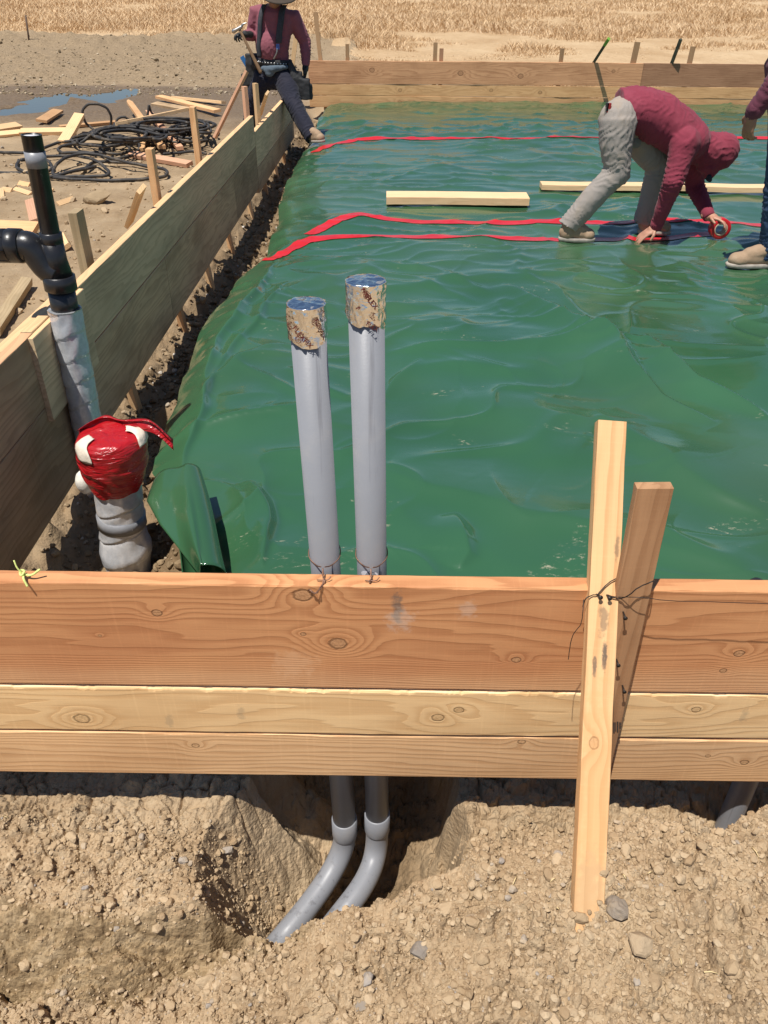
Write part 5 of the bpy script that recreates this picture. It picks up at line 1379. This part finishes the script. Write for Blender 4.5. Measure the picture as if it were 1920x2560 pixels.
def stoop():
    YB = 5.47
    def B(x, y, dy=0.0): return PYv(1360+x/2.9625, 200+y/2.9625, YB+dy)
    sy = np.array([0, 1.0, 0])
    t = thing('person', B(420, 1190)*np.array([1, 1, 0])+(0, 0, PADZ), 'worker in maroon hooded sweatshirt and grey trousers stooping to press tape on the sheet', 'person')
    # body in one piece: torso, legs, arms, neck, head, hands
    hc = B(1275, 535); fwd = B(1120, 740)-B(1275, 535)+np.array([.05, 0, 0]); upv = B(1400, 640)-B(1275, 535)
    hp, P, R = head(hc, fwd, upv, 1.0)
    sh = (B(1040, 470, -.15), B(1100, 520, .15)); el = (B(962, 745, -.22), B(1118, 790, .19)); wr = (B(828, 1092, -.09), B(1222, 1012, -.02))
    hips = (B(548, 290, -.095), B(620, 300, .095)); kn = (B(532, 690, -.13), B(845, 640, .13)); an = (B(190, 1065, -.12), B(745, 1040, .11))
    parts = [tube([B(590, 235), B(740, 250), B(880, 320), B(1010, 410), B(1090, 460)], [.12, .125, .135, .14, .12], 20, rnd=True, side=sy, flat=.75),
             tube([B(1080, 450), B(1180, 490), hc], [.06, .055, .06], 14, rnd=True)]+hp
    for k in range(2):
        parts += [tube([sh[k], el[k], wr[k]], [.05, .04, .026], 14, rnd=True), tube([hips[k], kn[k], an[k]], [.075, .055, .038], 14, rnd=True)]
    h1 = hand(wr[0], B(735, 1150, -.09)-B(828, 1092, -.09), (.1, .2, -1), 1.0, .25, side=-1)
    h2 = hand(wr[1], B(1290, 1030, -.05)-B(1222, 1012, -.02)+np.array([0, -.01, -.0]), (.1, -.3, -1), 1.0, .55, side=1)
    V, N, F = remesh(parts+h1+h2, .0055, 2, .4); mk('body', V, F, M_SKIN2, t)
    # sweatshirt with hood
    T = [B(548, 218), B(640, 218), B(740, 232), B(850, 280), B(960, 360), B(1050, 430), B(1110, 470)]
    sp = [tube(T, [.150, .162, .170, .178, .178, .165, .12], 28, rnd=False, side=sy, flat=.80), ellipsoid(B(1065, 440), (.13, .19, .13)), ellipsoid(B(850, 330), (.16, .16, .12))]+[ellipsoid(q, (.098, .085, .10)) for q in sh]
    sp += [tube([sh[k]+(B(1000, 430)-B(1050, 480))*.3, sh[k], (sh[k]+el[k])/2, el[k], el[k]*.5+wr[k]*.5, wr[k]*.93+el[k]*.07], [.100, .094, .076, .063, .053, .043], 18, rnd=False) for k in range(2)]
    sp += [tube([B(1090, 465), B(1160, 500), B(1230, 525)], [.125, .110, .112], 20, rnd=True, side=sy, flat=.95), ellipsoid(B(1300, 530), (.118, .100, .118)), ellipsoid(B(1345, 520), (.085, .085, .098)),
           tube([B(1210, 560), B(1215, 640), B(1228, 672)], [.090, .082, .060], 18, rnd=True, side=sy, flat=.8)]
    ax = [(el[0], wr[0]-sh[0], .16, .030), (el[1], wr[1]-sh[1], .16, .030), (wr[0], wr[0]-el[0], .10, .018), (B(640, 330), B(640, 330)-B(900, 330), .20, .035), (B(980, 480), (.6, 0, -.6), .16, .035), (B(1170, 560), (1, 0, .3), .12, .03), (B(1270, 540), (1, 0, .55), .17, .055), (B(800, 300), (.8, 0, -.6), .25, .07)]
    V, F = cloth(sp, .008, .0060, 3, ax); mk('sweatshirt', V, F, M_MAROON, t)
    # cuffs
    for k in range(2):
        d = (wr[k]-el[k])/np.linalg.norm(wr[k]-el[k]); V, F = tube([wr[k]-d*.050, wr[k]-d*.045, wr[k]-d*.02, wr[k]+d*.004, wr[k]+d*.008], [.040, .044, .042, .040, .034], 18); mk('cuff', V, F, M_MAROON, t)
    # trousers
    tp = [tube([B(570, 240), B(548, 275), B(560, 330)], [.120, .142, .135], 24, rnd=True, side=sy, flat=.80)]
    for k, (m1, m2, lo) in enumerate([(B(533, 480, -.12), B(365, 868, -.13), B(178, 1085, -.12)), (B(730, 470, .12), B(800, 840, .12), B(738, 1060, .11))]):
        tp += [tube([hips[k], m1, kn[k]+(.004, 0, 0), m2, an[k]*.6+lo*.4, lo], [.122, .104, .085, .077, .070, .074], 20, rnd=False)]
        tp += [ellipsoid(kn[k], (.088, .083, .088)), ellipsoid(hips[k], (.12, .11, .12))]
    ax = [(kn[0], an[0]-hips[0], .18, .048), (kn[1], an[1]-hips[1], .18, .048), (an[0], an[0]-kn[0], .15, .034), (an[1], an[1]-kn[1], .15, .034), (hips[0]*.7+kn[0]*.3, (.75, 0, -.65), .20, .055)]
    V, F = cloth(tp, .009, .0062, 9, ax, lf=4.5); o = mk('trousers', V, F, M_GREYP, t)
    pk = [B(455, 200, -.15), B(520, 240, -.165), B(480, 400, -.16), B(418, 385, -.13)]
    V = np.array(pk+[q+np.array([.02, .03, 0]) for q in pk]); mk('back_pocket', V, [(0, 1, 2, 3), (4, 7, 6, 5), (0, 4, 5, 1), (1, 5, 6, 2), (2, 6, 7, 3), (3, 7, 4, 0)], M_GREYP, o, smooth=False)
    V, F = boxm(B(480, 205, -.145), (.022, .02, .05)); mk('pocket_notebook', V, F, plain('red_notebook', (.30, .02, .02), .5), t, smooth=False)
    V, F = boxm(B(466, 200, -.14), (.014, .03, .045)); mk('pocket_phone', V, F, M_BLACK, t, smooth=False)
    V, F = ellipsoid(B(683, 452, .02), (.040, .025, .045)); mk('knee_pad', V, F, fabric('grey_pad', (.22, .22, .21), (.3, .26, .2)), o)
    # boots
    g0 = B(108, 1178, -.12); g0[2] = PADZ+.012; g1 = B(372, 1192, -.12); g1[2] = PADZ+.010
    boot(g0, g1, an[0], t, M_BOOT, M_SOLE, 1.05)
    g0 = B(690, 1125, .10); g0[2] = PADZ+.012; g1 = B(935, 1140, .06); g1[2] = PADZ+.012
    boot(g0, g1, an[1], t, M_BOOT, M_SOLE, 1.05)
    # cap bill under the hood
    V, F = ellipsoid(B(1212, 712), (.040, .065, .018), np.array([[.5, 0, -.86], [0, 1, 0], [.86, 0, .5]]).T); mk('cap', V, F, M_CAP, t)
    # the roll of tape in the far hand
    c = B(1300, 1096, -.06); r0, r1, hw = .042, .067, .030; seg = 48; prof = [(r0, -hw), (r0+.004, -hw-.001), (r1-.002, -hw), (r1, -hw+.003), (r1, hw-.003), (r1-.002, hw), (r0, hw)]
    tr = thing('tape_roll', c-(0, 0, r1), 'red roll of seam tape held on edge by the stooping worker', 'tape roll')
    def rev(prof):
        V = [(c[0]+r*math.cos(a), c[1]+h, c[2]+r*math.sin(a)) for (r, h) in prof for a in np.arange(seg)/seg*2*math.pi]; n = len(prof)
        return V, [(i*seg+j, i*seg+(j+1) % seg, (i+1)*seg+(j+1) % seg, (i+1)*seg+j) for i in range(n-1) for j in range(seg)]
    V, F = rev(prof); mk('tape_winding', V, F, M_TAPE, tr)
    V, F = rev([(r0-.005, -hw-.002), (r0+.001, -hw-.0025), (r0+.001, hw+.002), (r0-.005, hw+.002), (r0-.005, -hw-.002)]); mk('core', V, F, plain('cardboard_core', (.45, .36, .25), .8), tr)
stoop()

def bystander():
    YB = 4.93
    def B(px, py, dy=0.0): return PYv(px, py, YB+dy)
    sx = np.array([0, 1.0, 0])
    g = B(1960, 662); t = thing('person', (g[0], YB, PADZ), 'worker in plum shirt, blue jeans and tan boots standing at the right edge', 'person')
    hc = B(1975, -10); hp, P, R = head(hc, (-1, 0, -.45), (0, 0, 1))
    sh = (B(1985, 125, -.19), B(1990, 135, .19)); el = (B(1938, 208, -.20), B(1985, 260, .24)); wr = (B(1882, 284, -.17), B(1965, 340, .2))
    hips = (B(1978, 360, -.09), B(1978, 360, .09)); kn = (B(1948, 500, -.10), B(1985, 500, .11)); an = (B(1930, 628, -.10), B(1995, 610, .14))
    parts = [tube([B(1978, 350), B(1980, 240), B(1985, 130)], [.12, .13, .15], 20, rnd=True, side=sx, flat=.65), tube([B(1985, 100), hc], [.055, .055], 14, rnd=True)]+hp
    for k in range(2): parts += [tube([sh[k], el[k], wr[k]], [.05, .038, .026], 14, rnd=True), tube([hips[k], kn[k], an[k]], [.075, .055, .038], 14, rnd=True)]
    parts += hand(wr[0], B(1872, 318, -.16)-wr[0], (.6, .3, -.2), 1.05, .55, side=1)+hand(wr[1], (0, 0, -1), (.2, -1, 0), 1.0, .4, side=1)
    V, N, F = remesh(parts, .006, 2, .4); mk('body', V, F, M_SKIN, t)
    sp = [tube([B(1982, 335), B(1980, 240), B(1985, 150), B(1988, 110)], [.175, .175, .20, .13], 24, rnd=False, side=sx, flat=.68)]
    sp += [tube([sh[k], (sh[k]+el[k])/2, el[k], el[k]*.4+wr[k]*.6, wr[k]*.9+el[k]*.1], [.085, .07, .06, .05, .046], 18, rnd=True) for k in range(2)]
    ax = [(el[0], wr[0]-sh[0], .16, .03), (wr[0], wr[0]-el[0], .1, .018)]
    V, F = cloth(sp, .009, .006, 31, ax); mk('shirt', V, F, M_PLUM2, t)
    d = (wr[0]-el[0])/np.linalg.norm(wr[0]-el[0]); V, F = tube([wr[0]-d*.045, wr[0]-d*.03, wr[0], wr[0]+d*.006], [.046, .050, .047, .036], 18); mk('cuff', V, F, M_PLUM2, t)
    tp = [tube([B(1980, 325), B(1978, 370), B(1976, 400)], [.165, .17, .15], 24, rnd=True, side=sx, flat=.7)]
    for k in range(2):
        lo = an[k]+np.array([0.01, 0, -.03]); tp += [tube([hips[k], (hips[k]+kn[k])/2, kn[k], kn[k]*.45+an[k]*.55, an[k], lo], [.115, .105, .088, .083, .078, .080], 20)]
    ax = [(kn[k], an[k]-hips[k], .17, .035) for k in range(2)]+[(an[k], an[k]-kn[k], .17, .024) for k in range(2)]
    V, F = cloth(tp, .009, .0085, 37, ax); mk('jeans', V, F, M_JEAN, t)
    g1 = B(1822, 640, -.12); g1[2] = PADZ+.012; g0 = B(1948, 662, -.10); g0[2] = PADZ+.010; boot(g0, g1, an[0], t, M_BOOT, M_SOLE, 1.15)
    g1 = B(1905, 622, .16); g1[2] = PADZ+.01; g0 = B(2010, 622, .14); g0[2] = PADZ+.01; boot(g0, g1, an[1], t, M_BOOT, M_SOLE, 1.1)
    V, F = ellipsoid(hc+(0, 0, .05), (.115, .095, .09)); mk('cap', V, F, M_CAP, t)
bystander()

def astride():
    YB = 9.62
    def B(x, y, dy=0.0): return PYv(560+x/5.53, y/5.53, YB+dy)
    sx = np.array([1.0, 0, 0])
    g = B(690, 1900); t = thing('person', (g[0], YB, 0), 'worker in plum shirt, suspenders and tool belt standing astride the left formwork', 'person')
    hc = B(690, -85, -.10); hp, P, R = head(hc, (.05, -1, -.35), (0, 0, 1))
    sh = (B(455, 165, .02), B(950, 235, .02)); el = (B(388, 490, .03), B(1125, 590, .05)); wr = (B(300, 478, -.17), B(1130, 900, -.02))
    hips = (B(575, 1050, .0), B(825, 1050, -.03)); kn = (B(395, 1400, .05), B(975, 1450, -.30)); an = (B(345, 1790, .10), B(1205, 1890, -.56))
    parts = [tube([B(700, 1040), B(700, 800), B(700, 450), B(705, 180)], [.13, .14, .16, .15], 20, rnd=True, side=sx, flat=.62), tube([B(700, 120), hc], [.06, .058], 14, rnd=True)]+hp
    for k in range(2): parts += [tube([sh[k], el[k], wr[k]], [.05, .04, .028], 14, rnd=True), tube([hips[k], kn[k], an[k]], [.075, .055, .038], 14, rnd=True)]
    V, N, F = remesh(parts, .007, 2, .4); mk('body', V, F, M_SKIN, t)
    # shirt
    sp = [tube([B(690, 925), B(690, 850), B(665, 680, -.02), B(680, 480, -.01), B(700, 300), B(705, 170), B(700, 60)], [.170, .165, .178, .185, .205, .190, .085], 28, side=sx, flat=.66), ellipsoid(B(635, 640, -.06), (.135, .13, .17))]
    sp += [tube([sh[0]+(.03, 0, -.01), sh[0], (sh[0]+el[0])/2, el[0], el[0]*.5+wr[0]*.5, wr[0]*.9+el[0]*.1], [.085, .084, .074, .068, .056, .046], 18, rnd=True),
           tube([sh[1]+(-.03, 0, -.01), sh[1], (sh[1]+el[1])/2, el[1], el[1]*.5+wr[1]*.5, wr[1]*.93+el[1]*.07], [.085, .088, .076, .064, .054, .045], 18, rnd=True)]
    ax = [(el[0], (0, -1, 0), .15, .03), (el[1]*.6+wr[1]*.4, wr[1]-el[1], .22, .028), (B(700, 480), (0, 0, 1), .22, .05), (B(760, 780, -.1), (.4, 0, 1), .16, .035)]
    V, F = cloth(sp, .010, .006, 51, ax); mk('shirt', V, F, M_PLUM, t)
    # trousers
    tp = [tube([B(695, 900), B(695, 1000), B(700, 1100)], [.168, .178, .155], 24, rnd=True, side=sx, flat=.68)]
    for k in range(2):
        lo = an[k]+(an[k]-kn[k])*.06; tp += [tube([hips[k], (hips[k]+kn[k])/2, kn[k], (kn[k]+an[k])/2, an[k], lo], [.125, .108, .090, .082, .074, .074], 20)]
    ax = [(kn[k], an[k]-hips[k], .2, .04) for k in range(2)]+[(an[k], an[k]-kn[k], .2, .03) for k in range(2)]+[(B(700, 1080, -.1), (0, 0, 1), .15, .03)]
    V, F = cloth(tp, .010, .009, 57, ax); mk('trousers', V, F, M_NAVY, t)
    # gloves: palm and five fingers each
    hd = B(500, 985, -.30)-B(225, 430, -.24); hd /= np.linalg.norm(hd)
    V, N, F = remesh(hand(wr[0]+(.02, .02, 0), (-.62, -.62, .05), (-.2, -.1, -1), 1.2, .95, side=1), .0055, 2, .4); mk('glove', V, F, M_GLOVE, t)
    V, N, F = remesh(hand(wr[1], (-.15, -.1, -1), (-.9, -.3, 0), 1.2, .45, side=1), .0055, 2, .4); mk('glove', V, F, M_GLOVE, t)
    # boots
    g1 = B(1385, 1985, -.66); g1[2] = PADZ+.02; g0 = B(1195, 1990, -.55); g0[2] = PADZ+.0; boot(g0, g1, an[1], t, M_BOOT, M_SOLE, 1.1)
    g1 = B(300, 1860, -.08); g1[2] = .04; g0 = B(350, 1850, .15); g0[2] = .04; boot(g0, g1, an[0], t, M_BOOT, M_SOLE, 1.1)
    # hat
    c = B(725, -55, -.15); n = 40; V = []
    for (r, z, q) in [(.20, -.012, 1), (.19, .0, 1), (.13, .008, 1), (.105, .02, 1), (.10, .08, 1), (.08, .115, 1), (.0, .12, 1)]:
        for a in np.arange(n)/n*2*np.pi:
            x, y = r*math.cos(a), r*1.05*math.sin(a); V.append((c[0]+x, c[1]+y, c[2]+z-.16*x*(r > .12)+.22*y*(r > .12)+.02*(abs(x)/.2)**2*(r > .12)))
    F = [(i*n+j, i*n+(j+1) % n, (i+1)*n+(j+1) % n, (i+1)*n+j) for i in range(6) for j in range(n)]
    o = mk('hat', V, F, plain('brown_felt_hat', (.055, .04, .028), .9), t); o.modifiers.new('s', 'SOLIDIFY').thickness = .006
    # suspenders follow the chest
    def strap(pts, wd, nm, mat):
        P = spline([B(*q) for q in pts], 6); V = []
        for p in P: V += [p+np.array([-wd/2, .004, 0]), p+np.array([-wd/4, -.004, 0]), p+np.array([wd/4, -.004, 0]), p+np.array([wd/2, .004, 0])]
        o = mk(nm, V, grid_faces(len(P), 4), mat, t); o.modifiers.new('s', 'SOLIDIFY').thickness = .004; return o
    M_SUS = plain('charcoal_webbing', (.03, .032, .04), .75, var=.3)
    strap([(560, 60, -.09), (520, 160, -.125), (500, 300, -.150), (492, 480, -.155), (480, 640, -.160), (490, 790, -.155)], .045, 'suspender', M_SUS)
    s2 = strap([(830, 70, -.09), (800, 170, -.135), (785, 300, -.165), (765, 450, -.175), (755, 600, -.180)], .060, 'suspender', M_SUS)
    V, F = boxm(B(745, 645, -.182), (.034, .012, .05)); mk('suspender_clip', V, F, plain('blue_plastic', (.04, .10, .35), .35), s2, smooth=False)
    V, F = tube(spline([B(735, 680, -.182), B(725, 740, -.185), B(690, 810, -.175)], 5), .008, 8, rnd=True); mk('suspender_hook', V, F, plain('steel_hook', (.35, .34, .32), .35, metal=.9), s2)
    # belt and pouches
    c = B(695, 858, 0); rng_ = []
    V, F = [], []; n = 48
    for (dz, r) in [(-.034, .186), (-.030, .196), (.030, .193), (.034, .183)]:
        for a in np.arange(n)/n*2*np.pi: V.append((c[0]+r*math.cos(a), c[1]-.01+r*.74*math.sin(a), c[2]+dz-.012*math.cos(a)))
    F = [(i*n+j, i*n+(j+1) % n, (i+1)*n+(j+1) % n, (i+1)*n+j) for i in range(3) for j in range(n)]
    belt = mk('tool_belt', V, F, M_BLACK, t)
    M_EYE = plain('steel_eyelet', (.6, .6, .58), .3, metal=1)
    for a in np.linspace(-2.5, -.6, 12):
        V, F = ellipsoid((c[0]+.195*math.cos(a), c[1]-.01+.146*math.sin(a), c[2]-.012*math.cos(a)), (.008, .005, .008), None, 8, 6); mk('eyelet', V, F, M_EYE, belt)
    M_POU = plain('black_pouch_cloth', (.024, .024, .025), .8, var=.4, scale=15, bump=.4)
    V, N, F = remesh([boxm(B(1070, 1230, -.12), (.19, .12, .20)), boxm(B(1010, 1120, -.12), (.12, .09, .18)), tube([B(915, 880, -.12), B(985, 1080, -.14)], [.03, .05], 10, rnd=True), boxm(B(1160, 1270, -.10), (.10, .09, .15)), boxm(B(985, 1290, -.16), (.06, .05, .12))], .009, 5)
    V += N*(.008*fbm(V[:, 0]*14, V[:, 2]*14+V[:, 1]*9, 3, 5))[:, None]; mk('tool_pouch', V, F, M_POU, belt)
    V, N, F = remesh([boxm(B(395, 960, .06), (.13, .12, .30)), boxm(B(330, 1130, .10), (.13, .10, .16)), ellipsoid(B(445, 870, .02), (.06, .08, .08))], .009, 5)
    V += N*(.008*fbm(V[:, 0]*14, V[:, 2]*14+V[:, 1]*9, 3, 6))[:, None]; mk('tool_pouch', V, F, M_POU, belt)
    V, N, F = remesh([tube([B(540, 945, -.13), B(700, 955, -.16), B(870, 925, -.14)], [.028, .035, .02], 10, rnd=True), ellipsoid(B(630, 985, -.155), (.06, .02, .055))], .008, 4)
    V += N*(.008*fbm(V[:, 0]*20, V[:, 2]*20, 3, 8))[:, None]; mk('undershirt_hem', V, F, fabric('grey_blue_cotton', (.09, .12, .15), (.12, .15, .18)), t)
    # hammer
    a = B(222, 420, -.27); b_ = B(503, 990, -.32); d = (b_-a)/np.linalg.norm(b_-a)
    hm = thing('hammer', b_, 'long handled claw hammer gripped in the standing worker\'s black glove', 'hammer')
    V, F = tube([a, a*.6+b_*.4, a*.25+b_*.75, b_], [.013, .014, .018, .020], 10, rnd=True, side=(1, 0, 0), flat=.75); mk('handle', V, F, plain('dark_wood_handle', (.20, .12, .06), .5), hm)
    q0 = B(135, 430, -.27); q1 = B(235, 375, -.27); parts = [tube([q0, q0*.7+q1*.3, q1], [.021, .016, .017], 12, rnd=True), tube(spline([q1, B(265, 335, -.27), B(310, 318, -.27)], 5), np.linspace(.015, .005, 11), 10, rnd=True)]
    V, F = join(parts); mk('claw_head', V, F, plain('worn_steel', (.42, .40, .37), .35, metal=.9), hm)
    # level in the pouch
    a = B(245, 780, .02); b_ = B(345, 950, .03); M_, L = frameM(a, b_, (0, 0, 1)); lv = thing('spirit_level', b_, 'short blue spirit level sticking out of the standing worker\'s pouch', 'level')
    V, F = lum_mesh(L, .045, .022, n=4); mk('frame', V, F, plain('blue_aluminium', (.03, .15, .38), .35, var=.1), lv, M=M_, smooth=False)
    for k in (.3, .7):
        V, F = boxm((L*k, .003, -.0115), (.03, .022, .004)); mk('vial', V, F, plain('pale_vial', (.6, .65, .55), .2), lv, M=M_, smooth=False)
astride()
